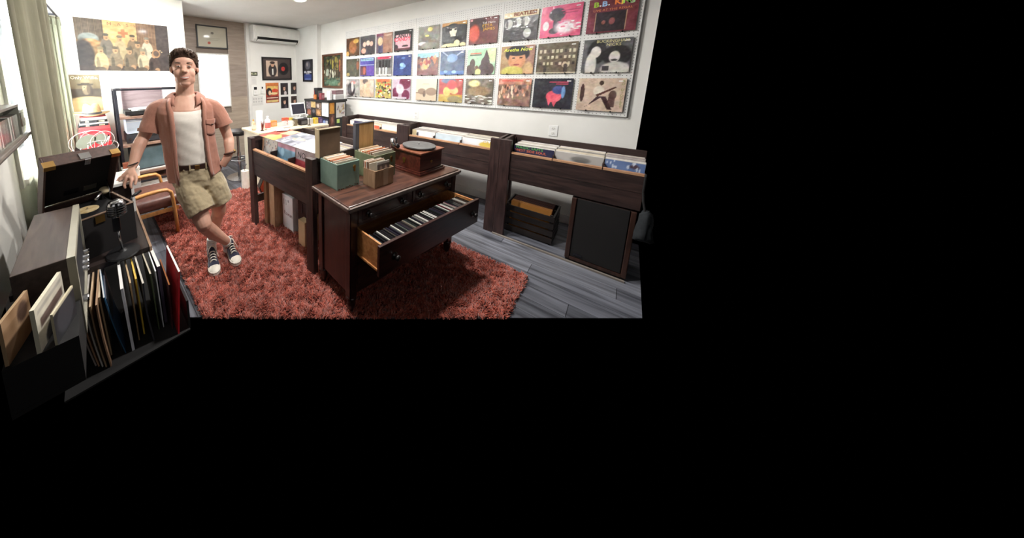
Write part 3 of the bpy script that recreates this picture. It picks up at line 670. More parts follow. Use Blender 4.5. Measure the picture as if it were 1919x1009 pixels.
# compact disc cases in the open drawer
CDC = [(190,186,180),(24,22,26),(34,30,34),(150,146,138),(46,38,42),(110,44,52),(22,22,24),(130,120,106),(26,26,28),(84,88,84),(30,34,32),(190,188,182),(40,36,48)]
cdm = [mat('cd_spine_%d' % i, c, .25, coat=.3) for i, c in enumerate(CDC)]
cdmesh = []
for i, m in enumerate(cdm):
    me = bpy.data.meshes.new('cd_case'); mb = MB().bx(-.0046,.0046,-.062,.062,0,.13); me.from_pydata(mb.v, [], mb.f); me.materials.append(m); cdmesh.append(me)
CDN = ('pale grey','black','dark plum','light grey','dusky brown','dark red','black','beige','black','sage grey','dark green','white','slate')
xx = .116; k = 0
while xx < 1.075:
    cdk = random.choice((0,1,2,3,4,5,6,7,8,9,10,11,12,1,2,6,8,4,10,12,0,11))
    o = bpy.data.objects.new('cd_case', cdmesh[cdk]); COL.objects.link(o)
    o.matrix_world = DM @ Matrix.Translation((xx, PO+.082+random.uniform(-.004,.004), .456)) @ Matrix.Rotation(R(random.uniform(3,9)),4,'Y')
    tag(o, CDN[cdk] + ' cd case, ' + nth(k+1) + ' from the left end of the open drawer', 'cd case', 'compact discs in the dresser drawer')
    xx += random.uniform(.0104,.0125) if random.random() < .85 else .019; k += 1

# ------------------------------------------------------------------ things on the dresser
m_teal = mat('teal_fibreboard', (126,153,140), .65, c2=(138,166,152), scale=14)
m_olive = mat('olive_fibreboard', (100,106,78), .65, c2=(118,124,94), scale=14)
m_lidb = mat('brown_lid_board', (84,66,50), .75, c2=(98,78,60), scale=10)
m_lidw = mat('tan_wood_lid', (164,126,76), .6, 'wood', (186,148,96), 5, WZ)
m_lide = mat('slate_lid_edge', (70,72,80), .6)
m_cream = mat('cream_trim', (206,190,156), .6)
def open_case(name, label, cat, loc, rz, w, dpt, h, wall, t=.006):
    c = T(name, label, cat, loc, rz)
    obj('front_wall', MB().bx(0,w,0,t,0,h), wall, c, local=True, bevel=.002); obj('back_wall', MB().bx(0,w,dpt-t,dpt,0,h), wall, c, local=True)
    obj('side_wall', MB().bx(0,t,t,dpt-t,0,h), wall, c, local=True); obj('side_wall', MB().bx(w-t,w,t,dpt-t,0,h), wall, c, local=True)
    obj('bottom', MB().bx(0,w,0,dpt,-.0,.006), wall, c, local=True)
    return c
tz = DT+.0005
teal = open_case('record_carrying_case', 'teal record case with rusty corners and its brown lid raised, on the dresser', 'record case', (1.215,1.235,tz), TH+R(2), .205, .20, .185, m_teal)
obj('latch', MB().lathe([(.014,0),(.014,.003),(.009,.006),(.004,.006)], (0,0,0), 14, Matrix.Translation((.155,-.0,.145)) @ Matrix.Rotation(R(90),4,'X')).bx(.149,.161,-.006,0,.112,.146), m_gold, teal, local=True, smooth=False, label='tarnished latch')
ld1 = obj('lid', MB().bx(-.01,.19,.203,.213,.19,.40).bx(-.01,-.004,.213,.245,.19,.40).bx(-.01,.19,.213,.245,.394,.40), m_lidb, teal, local=True, label='brown raised lid')
obj('lid_edge', MB().bx(-.016,-.009,.196,.245,.185,.402).bx(-.016,.19,.196,.203,.396,.402), m_cream, ld1, local=True, label='cream lid edging')
ru = MB()
for i in range(9):
    ru.box((.02+.02*i+random.uniform(-.006,.006), -.0006, random.uniform(.003,.014)), (random.uniform(.006,.018),.0008,random.uniform(.004,.012)))
obj('rust_spots', ru, mat('rust', (92,62,44), .9), teal, local=True, kind='stuff')
oliv = open_case('record_carrying_case', 'olive record case with a tan wood lid raised, behind the cardboard box', 'record case', (1.545,1.175,tz), TH+R(2), .235, .22, .19, m_olive)
obj('latch', MB().lathe([(.014,0),(.014,.003),(.009,.006),(.004,.006)], (0,0,0), 14, Matrix.Translation((.185,-.0,.15)) @ Matrix.Rotation(R(90),4,'X')).bx(.179,.191,-.006,0,.118,.15), m_gold, oliv, local=True)
ld2 = obj('lid', MB().bx(.05,.215,.224,.230,.195,.40), m_lidw, oliv, local=True, label='tan wood lid lining')
obj('lid_edge', MB().bx(.01,.05,.222,.236,.19,.405).bx(.05,.215,.222,.236,.40,.405).bx(.215,.221,.222,.236,.195,.405).bx(.01,.221,.230,.25,.195,.405), m_lide, ld2, local=True, label='slate grey lid edge')
cb = open_case('cardboard_box', 'small brown cardboard box of singles on the dresser front', 'box', (1.435,1.085,tz), TH+R(2), .195, .115, .125, m_card, .004)
obj('packing_tape', MB().bx(.085,.135,-.0012,0,.004,.128), mat('beige_tape', (186,160,132), .4), cb, local=True)
# seven inch singles in paper sleeves
SC = [(214,204,184),(196,170,130),(226,218,204),(180,150,120),(206,120,80),(150,120,96),(236,230,220),(120,92,74)]
sm = [mat('single_sleeve_%d' % i, c, .8) for i, c in enumerate(SC)]
smesh = []
for m in sm:
    me = bpy.data.meshes.new('single_sleeve'); mb = MB().bx(-.088,.088,-.0022,.0022,0,.178); me.from_pydata(mb.v, [], mb.f); me.materials.append(m); smesh.append(me)
def singles(M, n, x0, x1, y0, y1, z0, along, w, h, label, grp, tilt=8):
    for i in range(n):
        o = bpy.data.objects.new('single_sleeve', smesh[(i*5+i//4) % len(smesh)]); COL.objects.link(o)
        u = (i+.5)/n
        if along == 'y': pl = Matrix.Translation(((x0+x1)/2+random.uniform(-.004,.004), y0+(y1-y0)*u, z0)) @ Matrix.Rotation(R(-tilt),4,'X')
        else: pl = Matrix.Translation((x0+(x1-x0)*u, (y0+y1)/2+random.uniform(-.004,.004), z0)) @ Matrix.Rotation(R(90),4,'Z') @ Matrix.Rotation(R(-tilt),4,'X')
        o.matrix_world = M @ pl @ Matrix.Diagonal((w/.176, 1, (h+random.uniform(-.006,.006))/.178, 1))
        tag(o, nth(i+1) + label, 'single record', grp)
def cm(o): return FR[o.name]
singles(cm(teal), 26, .008,.197,.012,.18,.008,'y',.184,.186,' paper sleeved single from the front of the teal case','singles in the teal case', 3)
singles(cm(oliv), 24, .010,.225,.014,.185,.008,'y',.205,.196,' paper sleeved single from the front of the olive case','singles in the olive case', 3)
singles(cm(cb), 10, .02,.15,.04,.105,.006,'y',.16,.165,' paper sleeved single from the left in the small cardboard box','singles in the cardboard box', 6)
o = sheet('single_sleeve', .13, .16, .003, sleeve_art((96,84,80), [('n',14,7),('e',.3,.6,.12,.2,(170,150,140),.5),('e',.7,.6,.12,.2,(190,166,150),.5),('r',0,.9,1,1,(200,190,180))], 24), p_matte, None, cm(cb) @ Vector((.125,.03,.007)), TH+R(2), rx=-R(5))
tag(o, 'brown photo sleeve at the front of the cardboard box', 'single record')
# table gramophone
gr = T('table_gramophone', 'square red-brown wooden table gramophone with a bare turntable, on the dresser', 'gramophone', (1.885,.995,tz), R(-6))
m_gw = mat('gramophone_mahogany', (66,28,22), .3, 'wood', (98,46,34), 5, WX, coat=.4)
m_gt = mat('gramophone_top', (110,62,44), .35, 'wood', (140,86,62), 5, WX, coat=.3)
def G(name, mb, m, par=gr, **k): return obj(name, mb, m, par, local=True, **k)
G('base_moulding', MB().bx(-.012,.332,-.012,.292,0,.018).bx(-.004,.324,-.004,.284,.018,.030), m_gw, bevel=.004)
G('body', MB().bx(.01,.31,.01,.27,.03,.168), m_gw, bevel=.003)
G('top_plate', MB().bx(-.004,.324,-.004,.284,.168,.182), m_gt, bevel=.004)
G('crank_escutcheon', MB().lathe([(.012,0),(.012,.004),(.006,.006)], (0,0,0), 14, Matrix.Translation((.16,.0095,.09)) @ Matrix.Rotation(R(90),4,'X')), m_gold, smooth=True)
G('keyhole_plate', MB().lathe([(.016,0),(.016,.003),(.005,.005)], (0,0,0), 14, Matrix.Translation((.0095,.16,.10)) @ Matrix.Rotation(R(-90),4,'Y')).bx(.005,.0095,.15,.17,.07,.10), m_gold)
pl = G('turntable', MB().lathe([(.02,.182),(.02,.190),(.128,.190),(.133,.194),(.133,.203),(.126,.206),(.05,.205),(.0,.205)], (.16,.13,0), 40), mat('grey_felt', (74,74,74), .5, c2=(92,92,92), scale=30), smooth=False)
G('spindle', MB().lathe([(.004,.205),(.004,.216),(.001,.218)], (.16,.13,0), 10), m_metal, pl, smooth=True)
hn = [(.0,.27,.180),(.0,.27,.215),(-.012,.262,.245),(-.038,.25,.252),(-.055,.235,.235),(-.05,.22,.215),(-.03,.212,.205)]
G('tone_arm', MB().tube(hn, [.022,.020,.019,.018,.016,.014,.012], 12), m_metal, smooth=True)
G('sound_box', MB().lathe([(.02,-.006),(.022,0),(.02,.006),(.008,.008)], (0,0,0), 18, Matrix.Translation((-.018,.208,.205)) @ Matrix.Rotation(R(70),4,'X')), m_dmetal, smooth=True)
G('horn_post', MB().tube([(.028,.262,.182),(.03,.262,.24),(.026,.258,.262)], [.006,.006,.008], 8), m_dmetal, smooth=True)

# ------------------------------------------------------------------ under and beside the bins
def carton(name, label, loc, rz, w, d, h, m, seam=True):
    c = T(name, label, 'box', loc, rz)
    obj('body', MB().bx(0,w,0,d,0,h), m, c, local=True, bevel=.003)
    obj('flap', MB().bx(.002,w-.002,.002,d/2-.002,h,h+.004), m, c, local=True); obj('flap', MB().bx(.002,w-.002,d/2+.002,d-.002,h,h+.004), m, c, local=True)
    return c
carton('cardboard_box', 'tall brown cardboard box standing in the left half of the island bin', (1.275,2.40,.0), rot_r, .055, .34, .49, m_card)
carton('cardboard_box', 'flat brown cardboard box leaning beside the tall box under the island', (1.30,2.335,.0), rot_r, .10, .30, .48, m_card)
m_wbox = mat('white_carton', (226,228,232), .6)
wb = carton('white_carton', 'white printed carton on the rug under the island bin', (1.385,2.215,.0), rot_r, .185, .22, .375, m_wbox)
for s_, sz, x, z, c_ in (('11', .085, .05, .30, (120,122,126)), ('B', .04, .11,.325,(90,90,96)), ('Rowan', .058, .10, .185, (120,84,96)), ('. . . . . . .', .018, .10, .08, (90,90,96))):
    text(s_, sz, c_, wb, x, -.0006, z, sx=.9)
carton('cardboard_box', 'short pale cardboard box behind the dresser corner', (1.325,1.86,.0), rot_r, .10, .3, .26, m_cardl)
obj_leg = T('record_player_box', 'dark box with a grey strip standing behind the pale cardboard box', 'box', (1.36,1.95,0), rot_r)
obj('body', MB().bx(0,.14,.03,.32,0,.40), m_black, obj_leg, local=True, bevel=.004); obj('strip', MB().bx(.05,.075,.026,.03,.29,.385), m_dgrey, obj_leg, local=True)
gt = T('acoustic_guitar', 'sunburst guitar leaning under the far side of the island bin', 'guitar', (1.66,2.86,0), R(-10))
def gbody(y0, y1):
    out = []
    for i in range(28):
        a = i*2*math.pi/28; s_ = math.sin(a)
        rr = .19 if s_ < -.1 else (.15 if s_ > .45 else .165)
        out.append((rr*math.cos(a)*(1-.18*math.exp(-((s_-.25)/.25)**2)), .24+.24*s_))
    return out
bd = gbody(0,0)
obj('body', MB().prism3([(x,0,z+.0) for x,z in bd],[(x,.09,z+.0) for x,z in bd]), mat('guitar_black_side', (26,18,18), .3, coat=.5), gt, local=True)
obj('sound_board', MB().prism3([(x*.93,-.004,.24+(z-.24)*.93) for x,z in bd],[(x*.93,0,.24+(z-.24)*.93) for x,z in bd]), mat('sunburst_orange', (168,72,36), .3, c2=(196,96,52), scale=4, coat=.5), gt, local=True)
obj('neck', MB().bx(-.025,.025,-.01,.02,.40,.52), m_dres, gt, local=True)
# wire crate of records under the near bin
cr = T('record_crate', 'black slatted wooden crate of records on the floor under the near wall bin', 'crate', (3.04,.69,0), rot_r)
m_cr = mat('black_crate_wood', (26,20,19), .6, 'wood', (38,30,28), 6, WX)
for z in (.015,.085,.155,.225):
    obj('slat', MB().bx(0,.38,0,.012,z,z+.052), m_cr, cr, local=True); obj('slat', MB().bx(0,.38,.328,.34,z,z+.052), m_cr, cr, local=True)
    obj('slat', MB().bx(0,.012,.012,.328,z,z+.052), m_cr, cr, local=True); obj('slat', MB().bx(.368,.38,.012,.328,z,z+.052), m_cr, cr, local=True)
for x, y in ((.012,.012),(.348,.012),(.012,.308),(.348,.308)): obj('corner_batten', MB().bx(x,x+.02,y,y+.02,0,.285), m_cr, cr, local=True)
obj('bottom', MB().bx(.012,.368,.012,.328,0,.012), m_cr, cr, local=True)
oc = [(206,140,66),(190,120,54),(216,160,90),(196,130,60),(222,172,104),(96,44,40),(70,34,36),(110,54,44)]
for i in range(12):
    c = oc[i % 5] if i < 4 else oc[5+i % 3]
    mb = MB().box((0,0,.14), (.312,.006,.28)); me_o = obj('record_sleeve', mb, mat('crate_sleeve_%d' % i, c, .6), origin=(0,0,0))
    me_o.matrix_world = Matrix.Translation((3.04,.69,0)) @ Matrix.Rotation(rot_r,4,'Z') @ Matrix.Translation((.19, .07+.018*i, .014)) @ Matrix.Rotation(R(-5),4,'X')
    tag(me_o, nth(i+1) + ' sleeve from the front of the black crate, ' + ('orange' if i < 4 else 'maroon'), 'record sleeve', 'records in the black crate')
sp = T('loudspeaker', 'brown wooden floor loudspeaker with a black grille under the near wall bin', 'speaker', (2.90,.205,0), rot_r)
m_spk = mat('speaker_walnut', (42,26,21), .4, 'wood', (62,39,31), 5, WZ)
def S(n_, mb, m, **k): return obj(n_, mb, m, sp, local=True, **k)
S('cabinet', MB().bx(.0,.345,.02,.34,.02,.555), m_spk, bevel=.003)
S('frame_side', MB().bx(0,.028,0,.02,.02,.555), m_spk, bevel=.004); S('frame_side', MB().bx(.317,.345,0,.02,.02,.555), m_spk, bevel=.004)
S('frame_bottom', MB().bx(.028,.317,0,.02,.02,.045), m_spk)
S('grille', MB().bx(.034,.311,.004,.019,.05,.552), mat('black_grille_cloth', (15,13,14), .95, c2=(20,18,19), scale=300))
S('name_plate', MB().bx(.05,.10,.001,.004,.065,.083), m_dmetal)
S('plinth', MB().bx(.005,.34,.01,.33,0,.02), m_blackm)
st = obj('floor_strip', MB().prism([(2.872,.735),(2.892,.735),(2.892,-.135),(2.872,-.135)], 0.0, .012), mat('pale_floor_strip', (120,112,104), .6, 'wood', (140,132,124), 5, WY)); tag(st, 'pale wooden strip on the floor along the front of the near bin', 'strip')
jk = MB()
rings = []
for k_, (z, w_, d_) in enumerate(((.60,.02,.025),(.58,.04,.04),(.53,.05,.045),(.48,.054,.05),(.43,.062,.055),(.395,.07,.058),(.388,.062,.05))):
    rings.append([(2.845+d_*.6*math.cos(a*math.pi/8)+.006*math.sin(a*2.1), -.178+w_*.8*math.sin(a*math.pi/8)*.8+.008*math.cos(a*3+k_), z+.01*math.sin(a)) for a in range(16)])
jk.loft(rings[::-1])
bag = T('cloth_bag', 'dark blue-grey cloth bag hanging on the front of the near bin', 'bag', (2.845,-.175,.385))
obj('body', jk, mat('dark_slate_cloth', (22,26,30), .9, c2=(30,35,39), scale=40), bag, smooth=True)
obj('strap', MB().tube([(2.85,-.17,.59),(2.868,-.155,.66),(2.884,-.148,.72),(2.892,-.147,.835),(2.905,-.147,.848)], .006, 8), m_blackm, bag)
# outlets on the right wall
def outlet(y, z, lab):
    o = T('wall_outlet', lab, 'outlet', (XR-.001,y,z), rot_r)
    obj('plate', MB().bx(-.036,.036,-.006,0,-.058,.058), m_white, o, local=True, bevel=.002)
    for dz in (-.026,.026):
        obj('socket', MB().lathe([(.017,0),(.017,.002),(.015,.003)], (0,0,0), 14, Matrix.Translation((0,-.006,dz)) @ Matrix.Rotation(R(90),4,'X')), m_trim, o, local=True)
        obj('slots', MB().bx(-.008,-.006,-.0098,-.0088,dz-.004,dz+.006).bx(.006,.008,-.0098,-.0088,dz-.004,dz+.006).bx(-.002,.002,-.0098,-.0088,dz-.011,dz-.007), m_dgrey, o, local=True)
outlet(.47, .968, 'white double outlet plate on the wall above the near bin')
outlet(2.04, .98, 'white double outlet plate on the wall above the far bins')
# ------------------------------------------------------------------ left side: curtains, shelf, table with the portable gramophone
def cloth(name, c, trans=.35, c2=None):
    m = bpy.data.materials.new(name); m.use_nodes = True; nt = m.node_tree
    b = nt.nodes['Principled BSDF']; out = nt.nodes['Material Output']; b.inputs['Roughness'].default_value = .95
    tc = nt.nodes.new('ShaderNodeTexCoord'); nz = nt.nodes.new('ShaderNodeTexNoise'); nz.inputs['Scale'].default_value = 90
    mp = nt.nodes.new('ShaderNodeMapping'); mp.inputs['Scale'].default_value = (1,1,.15)
    nt.links.new(tc.outputs['Object'], mp.inputs['Vector']); nt.links.new(mp.outputs['Vector'], nz.inputs['Vector'])
    rp = nt.nodes.new('ShaderNodeValToRGB'); rp.color_ramp.elements[0].color = L4(c); rp.color_ramp.elements[1].color = L4(c2 or tuple(min(255,k+16) for k in c))
    nt.links.new(nz.outputs['Fac'], rp.inputs['Fac']); nt.links.new(rp.outputs['Color'], b.inputs['Base Color'])
    tr = nt.nodes.new('ShaderNodeBsdfTranslucent'); nt.links.new(rp.outputs['Color'], tr.inputs['Color'])
    mx = nt.nodes.new('ShaderNodeMixShader'); mx.inputs[0].default_value = trans
    nt.links.new(b.outputs[0], mx.inputs[1]); nt.links.new(tr.outputs[0], mx.inputs[2]); nt.links.new(mx.outputs[0], out.inputs[0])
    return m
m_cur = cloth('sage_linen', (124,121,102), .14)
m_cur2 = cloth('pale_sage_linen', (160,162,140), .3)
m_sheer = cloth('white_sheer', (228,232,228), .6)
def curtain(path, z0, z1, amp, waves, ph=0.0, n=90, nz=9, flare=.3):
    mb = MB(); rings = []
    path = [Vector((x,y,0)) for x,y in path]
    def at(u):
        f = u*(len(path)-1); i = min(int(f), len(path)-2); return path[i].lerp(path[i+1], f-i), (path[i+1]-path[i]).normalized()
    for k in range(nz):
        z = z1+(z0-z1)*k/(nz-1); a = amp*(.55+.45*(k/(nz-1))); ring = []
        for i in range(n):
            u = i/(n-1); p, t = at(u); nrm = Vector((t.y,-t.x,0))
            q = p + nrm*(a*math.sin(u*waves*2*math.pi+ph+.5*math.sin(u*9))+.35*a*math.sin(u*waves*4.7*math.pi+k*.15))
            ring.append((q.x,q.y,z))
        rings.append(ring)
    mb.loft(rings, cap=False, closed=False); return mb
c1 = T('curtain', 'heavy sage green linen curtain hanging at the left window in deep folds', 'curtain', (-.26,2.6,.62))
o = obj('drape', curtain([(-.285,2.14),(-.265,2.5),(-.235,2.9),(-.205,3.12)], .62, 2.26, .030, 4, .4), m_cur, c1, smooth=True); o.modifiers.new('thick','SOLIDIFY').thickness = .004
o = obj('heading_tape', curtain([(-.285,2.14),(-.265,2.5),(-.235,2.9),(-.205,3.12)], 2.20, 2.28, .026, 4, .4), m_cur2, c1, smooth=True)
c2_ = T('curtain', 'narrow pale curtain gathered at the far end of the rod beside the poster', 'curtain', (-.21,3.95,.62))
o = obj('drape', curtain([(-.285,3.9),(-.23,3.96),(-.165,4.0)], .62, 2.185, .022, 3, 1.0), m_cur2, c2_, smooth=True); o.modifiers.new('thick','SOLIDIFY').thickness = .004
o = obj('heading_tape', curtain([(-.285,3.9),(-.23,3.96),(-.165,4.0)], 2.12, 2.21, .018, 3, 1.0), m_cur, c2_, smooth=True)
c3 = T('curtain', 'white sheer curtain glowing with daylight behind the sage curtain', 'curtain', (-.32,3.2,.62))
o = obj('drape', curtain([(-.325,2.42),(-.32,3.2),(-.315,3.85)], .62, 2.2, .010, 14), m_sheer, c3, smooth=True)
rod = T('curtain_rod', 'dark curtain rod along the top of the left window', 'curtain rod', (-.25,3.0,2.23))
obj('rod', MB().tube([(-.29,2.06,2.235),(-.25,2.8,2.235),(-.215,3.5,2.225),(-.175,4.06,2.215)], .009, 10), m_dgrey, rod, smooth=True)
obj('bracket', MB().bx(XL,-.24,2.63,2.65,2.225,2.245), m_dgrey, rod); obj('bracket', MB().bx(XL,-.19,3.93,3.95,2.21,2.23), m_dgrey, rod)
m_shelf = mat('grey_brown_ledge', (92,82,76), .5, 'wood', (120,110,102), 5, WY)
sh = T('wall_shelf', 'grey-brown moulded ledge on the left wall at the picture edge', 'shelf', (-.32,1.86,1.225))
obj('board', MB().bx(XL,-.285,1.45,2.27,1.238,1.256), m_shelf, sh, bevel=.003); obj('moulding', MB().bx(XL,-.296,1.47,2.25,1.222,1.238), mat('dark_ledge_edge', (58,48,44), .5), sh)
rk = T('cassette_rack', 'clear grey plastic rack of cassettes on the ledge', 'cassette rack', (-.33,1.75,1.256))
m_rkp = mat('smoky_plastic', (112,112,100), .25, c2=(128,128,116), coat=.4)
obj('back', MB().bx(XL+.001,XL+.006,1.5,2.14,1.256,1.425), m_rkp, rk); obj('base', MB().bx(XL+.006,-.30,1.5,2.14,1.256,1.264), m_rkp, rk)
obj('top', MB().bx(XL+.006,-.30,1.5,2.15,1.413,1.425), mat('dark_rack_top', (84,76,70), .4), rk); obj('end_panel', MB().bx(XL+.006,-.30,2.13,2.14,1.264,1.413), m_rkp, rk)
k = 0; y = 1.51
while y < 2.11:
    mb = MB().bx(-.352,-.305,y,y+.0155,1.2645,1.375)
    o = obj('cassette', mb, cdm[(k*5) % len(cdm)]); tag(o, nth(k+1) + ' cassette case from the near end of the clear rack', 'cassette', 'cassettes on the ledge')
    y += .0168; k += 1
for i, (z0, z1, c) in enumerate(((1.2645,1.30,(206,204,196)),(1.3005,1.34,(112,92,80)),(1.3405,1.375,(96,80,72)),(1.3755,1.392,(226,226,224)))):
    o = obj('cassette', MB().bx(-.352,-.298+.002*(i%2),2.15,2.255,z0,z1), mat('cassette_block_%d' % i, c, .4)); tag(o, ('cream','tan','dull brown','white')[i]+' cassette case lying in the little stack at the ledge end', 'cassette', 'cassettes stacked at the ledge end')
# table
m_tab = mat('dark_table_wood', (34,26,26), .5, 'wood', (50,40,38), 5, WY)
tb = T('side_table', 'dark table along the left wall carrying the receiver and the open gramophone case', 'table', (-.1,2.2,0))
obj('top', MB().bx(XL+.015,.155,1.60,2.42,.63,.658), m_tab, tb)
obj('receiver_arm', MB().bx(-.25,-.10,.99,1.60,.645,.658), m_blackm, tb)
obj('edge_board', MB().bx(.155,.166,1.585,2.42,.60,.664), mat('tan_edge_board', (132,104,82), .6, 'wood', (156,126,102), 6, WY), tb, label='tan edge board')
obj('cabinet', MB().bx(XL+.02,.14,2.34,2.40,0,.63), m_tab, tb)
obj('lower_shelf', MB().bx(-.2,.255,1.30,1.64,.310,.318).bx(-.15,.2,1.64,2.34,.310,.318), m_blackm, tb)
obj('shelf_side', MB().bx(.250,.260,1.31,1.62,.318,.47), m_blackm, tb)
# receiver
m_vin = mat('walnut_vinyl', (68,57,52), .55, 'wood', (88,75,68), 4, WY)
rc = T('stereo_receiver', 'walnut cased stereo receiver with a pale metal front edge, left of the gramophone case', 'receiver', (-.17,1.42,.6585))
obj('case', MB().bx(-.245,-.118,1.172,1.668,.659,.958), m_vin, rc, bevel=.002)
obj('front_frame', MB().bx(-.118,-.096,1.168,1.672,.935,.960).bx(-.118,-.096,1.168,1.672,.659,.675).bx(-.118,-.096,1.168,1.190,.675,.935).bx(-.118,-.096,1.650,1.672,.675,.935), mat('champagne_metal', (176,172,156), .4, metal=.3), rc, label='pale metal front frame')
obj('front_panel', MB().bx(-.118,-.104,1.19,1.65,.675,.935), m_dgrey, rc)
for y in (1.60,1.66-.005,1.55,1.50,1.28): 
    obj('knob', MB().lathe([(.014,0),(.014,.016),(.012,.02)], (0,0,0), 14, Matrix.Translation((-.104,y,.72)) @ Matrix.Rotation(R(90),4,'Y')), m_metal, rc, smooth=False)
# portable gramophone case
m_hide = mat('brown_leatherette', (62,44,38), .5, c2=(78,56,48), scale=60, bump=.05)
m_line = mat('black_lining', (20,16,17), .9)
gc = T('gramophone_case', 'open portable gramophone case in brown leatherette, lid up, under the man’s hand', 'gramophone', (-.08,1.9,.6585))
gc['label'] = "open portable gramophone case in brown leatherette, lid up, under the man's hand"
GM = Matrix.Translation((-.274,1.981,.874)) @ Matrix.Rotation(R(17.2),4,'Z')
def gmb(M, mb): return MB().add([tuple(M @ Vector(v)) for v in mb.v], mb.f)
def gbox(*b): return gmb(GM, MB().bx(*b))
obj('base_front', gbox(0,.305,-.345,-.333,-.215,-.004), m_line, gc); obj('base_back', gbox(0,.305,-.012,0,-.215,-.004), m_hide, gc)
obj('base_side', gbox(0,.012,-.333,-.012,-.215,-.004), m_hide, gc); obj('base_side', gbox(.293,.305,-.333,-.012,-.215,-.004), m_hide, gc)
obj('rim', gmb(GM, MB().bx(0,.307,-.347,-.335,-.004,.0).bx(0,.307,-.010,.002,-.004,.0).bx(.295,.307,-.335,-.010,-.004,.0)), mat('worn_wood_rim', (112,90,74), .6), gc, label='worn wooden rim')
obj('deck', gbox(.012,.293,-.333,-.012,-.045,-.035), m_line, gc)
obj('front_latch', gbox(.13,.17,-.351,-.345,-.045,-.008), m_gold, gc)
tc0 = GM @ Vector((.15,-.185,0)); tz0 = .874-.035
pt_ = obj('turntable', MB().lathe([(.02,tz0),(.125,tz0+.003),(.127,tz0+.01),(.121,tz0+.013),(.0,tz0+.013)], (tc0.x,tc0.y,0), 36), m_blackm, gc)
obj('spindle', MB().lathe([(.004,tz0+.013),(.004,tz0+.025)], (tc0.x,tc0.y,0), 8), m_metal, pt_)
o = T('shellac_record', 'black shellac record with a worn cream label on the case turntable', 'record', (tc0.x,tc0.y,tz0+.0135))
obj('disc', MB().lathe([(.116,tz0+.0135),(.118,tz0+.015),(.116,tz0+.0165),(.0,tz0+.0165)], (tc0.x,tc0.y,0), 40), m_black, o); obj('label', MB().lathe([(.05,tz0+.0166),(.05,tz0+.0172),(0,tz0+.0172)], (tc0.x,tc0.y,0), 24), mat('cream_record_label', (176,148,100), .6, c2=(200,182,142), scale=30), o)
LMx = Matrix.Translation((-.274,1.981,.877)) @ Matrix.Rotation(R(17.2),4,'Z') @ Matrix.Rotation(R(33),4,'X')
def lidbox(mb, x0,x1,y0,y1,z0,z1):
    t = MB().bx(x0,x1,y0,y1,z0,z1); mb.add([tuple(LMx @ Vector(v)) for v in t.v], t.f); return mb
LW, LH, LD = .305, .365, -.068
ld = obj('lid', lidbox(lidbox(lidbox(lidbox(MB(),0,LW,0,.008,0,LH),0,.008,LD,0,0,LH),LW-.008,LW,LD,0,0,LH),.008,LW-.008,LD,0,LH-.008,LH), m_hide, gc, bevel=.002, label='raised brown lid')
obj('lid_lining', lidbox(MB(),.009,LW-.009,-.004,-.0005,.004,LH-.009), m_line, ld)
for x0 in (.10,.185): obj('maker_plate', lidbox(lidbox(MB(),x0,x0+.06,-.006,-.004,.05,.085),x0,x0+.06,-.0065,-.006,.047,.051), m_dmetal if x0 < .15 else mat('dull_tin_plate',(110,106,98),.4,metal=.6), ld)
obj('lid_catch', lidbox(lidbox(MB(),.135,.18,LD+.004,-.02,LH,LH+.005),.148,.172,LD-.008,LD,LH-.03,LH+.005), m_metal, ld, label='chrome lid catch')
for x0 in (-.002,LW-.040): obj('corner_cap', lidbox(lidbox(MB(),x0,x0+.042,LD-.002,LD+.034,LH-.002,LH+.003),x0,x0+.042,LD-.004,LD,LH-.022,LH+.003), m_gold, ld)
obj('lid_stay', gmb(GM, MB().tube([(.285,-.10,-.035),(.288,-.09,.03),(.292,-.055,.075)], .004, 8)), m_metal, gc, smooth=True, label='chrome lid stay')
obj('tone_arm', gmb(GM, MB().tube([(.262,-.06,-.035),(.262,-.06,.012),(.24,-.10,.022),(.20,-.15,.008)], [.013,.012,.011,.009], 10)), m_metal, gc, smooth=True)
obj('sound_box', gmb(GM, MB().ell((.268,-.075,.022), (.027,.025,.023))), m_cream, gc, smooth=True, label='cream round sound box')
ckk = obj('crank', gmb(GM, MB().tube([(.305,-.285,-.06),(.322,-.285,-.06),(.328,-.275,-.035),(.322,-.27,-.01),(.335,-.262,.0)], .0045, 8)), m_dmetal, gc, smooth=True)
obj('crank_handle', gmb(GM, MB().tube([(.334,-.263,.0),(.362,-.25,.003),(.392,-.235,.006)], [.006,.010,.008], 10)), m_black, ckk, smooth=True)
cu = T('cube_shelf', 'white edged cube shelf behind the open case, under the hand of the man', 'shelf', (.09,2.26,.6585))
obj('top_board', MB().bx(-.02,.158,2.115,2.40,.858,.876), m_trim, cu); obj('side_board', MB().bx(.142,.158,2.115,2.40,.6585,.858), m_trim, cu); obj('side_board', MB().bx(-.02,-.004,2.115,2.40,.6585,.858), m_trim, cu)
obj('back_board', MB().bx(-.004,.142,2.385,2.40,.6585,.858), m_tab, cu); obj('inner_panel', MB().bx(-.004,.142,2.13,2.145,.6585,.858), m_tab, cu)
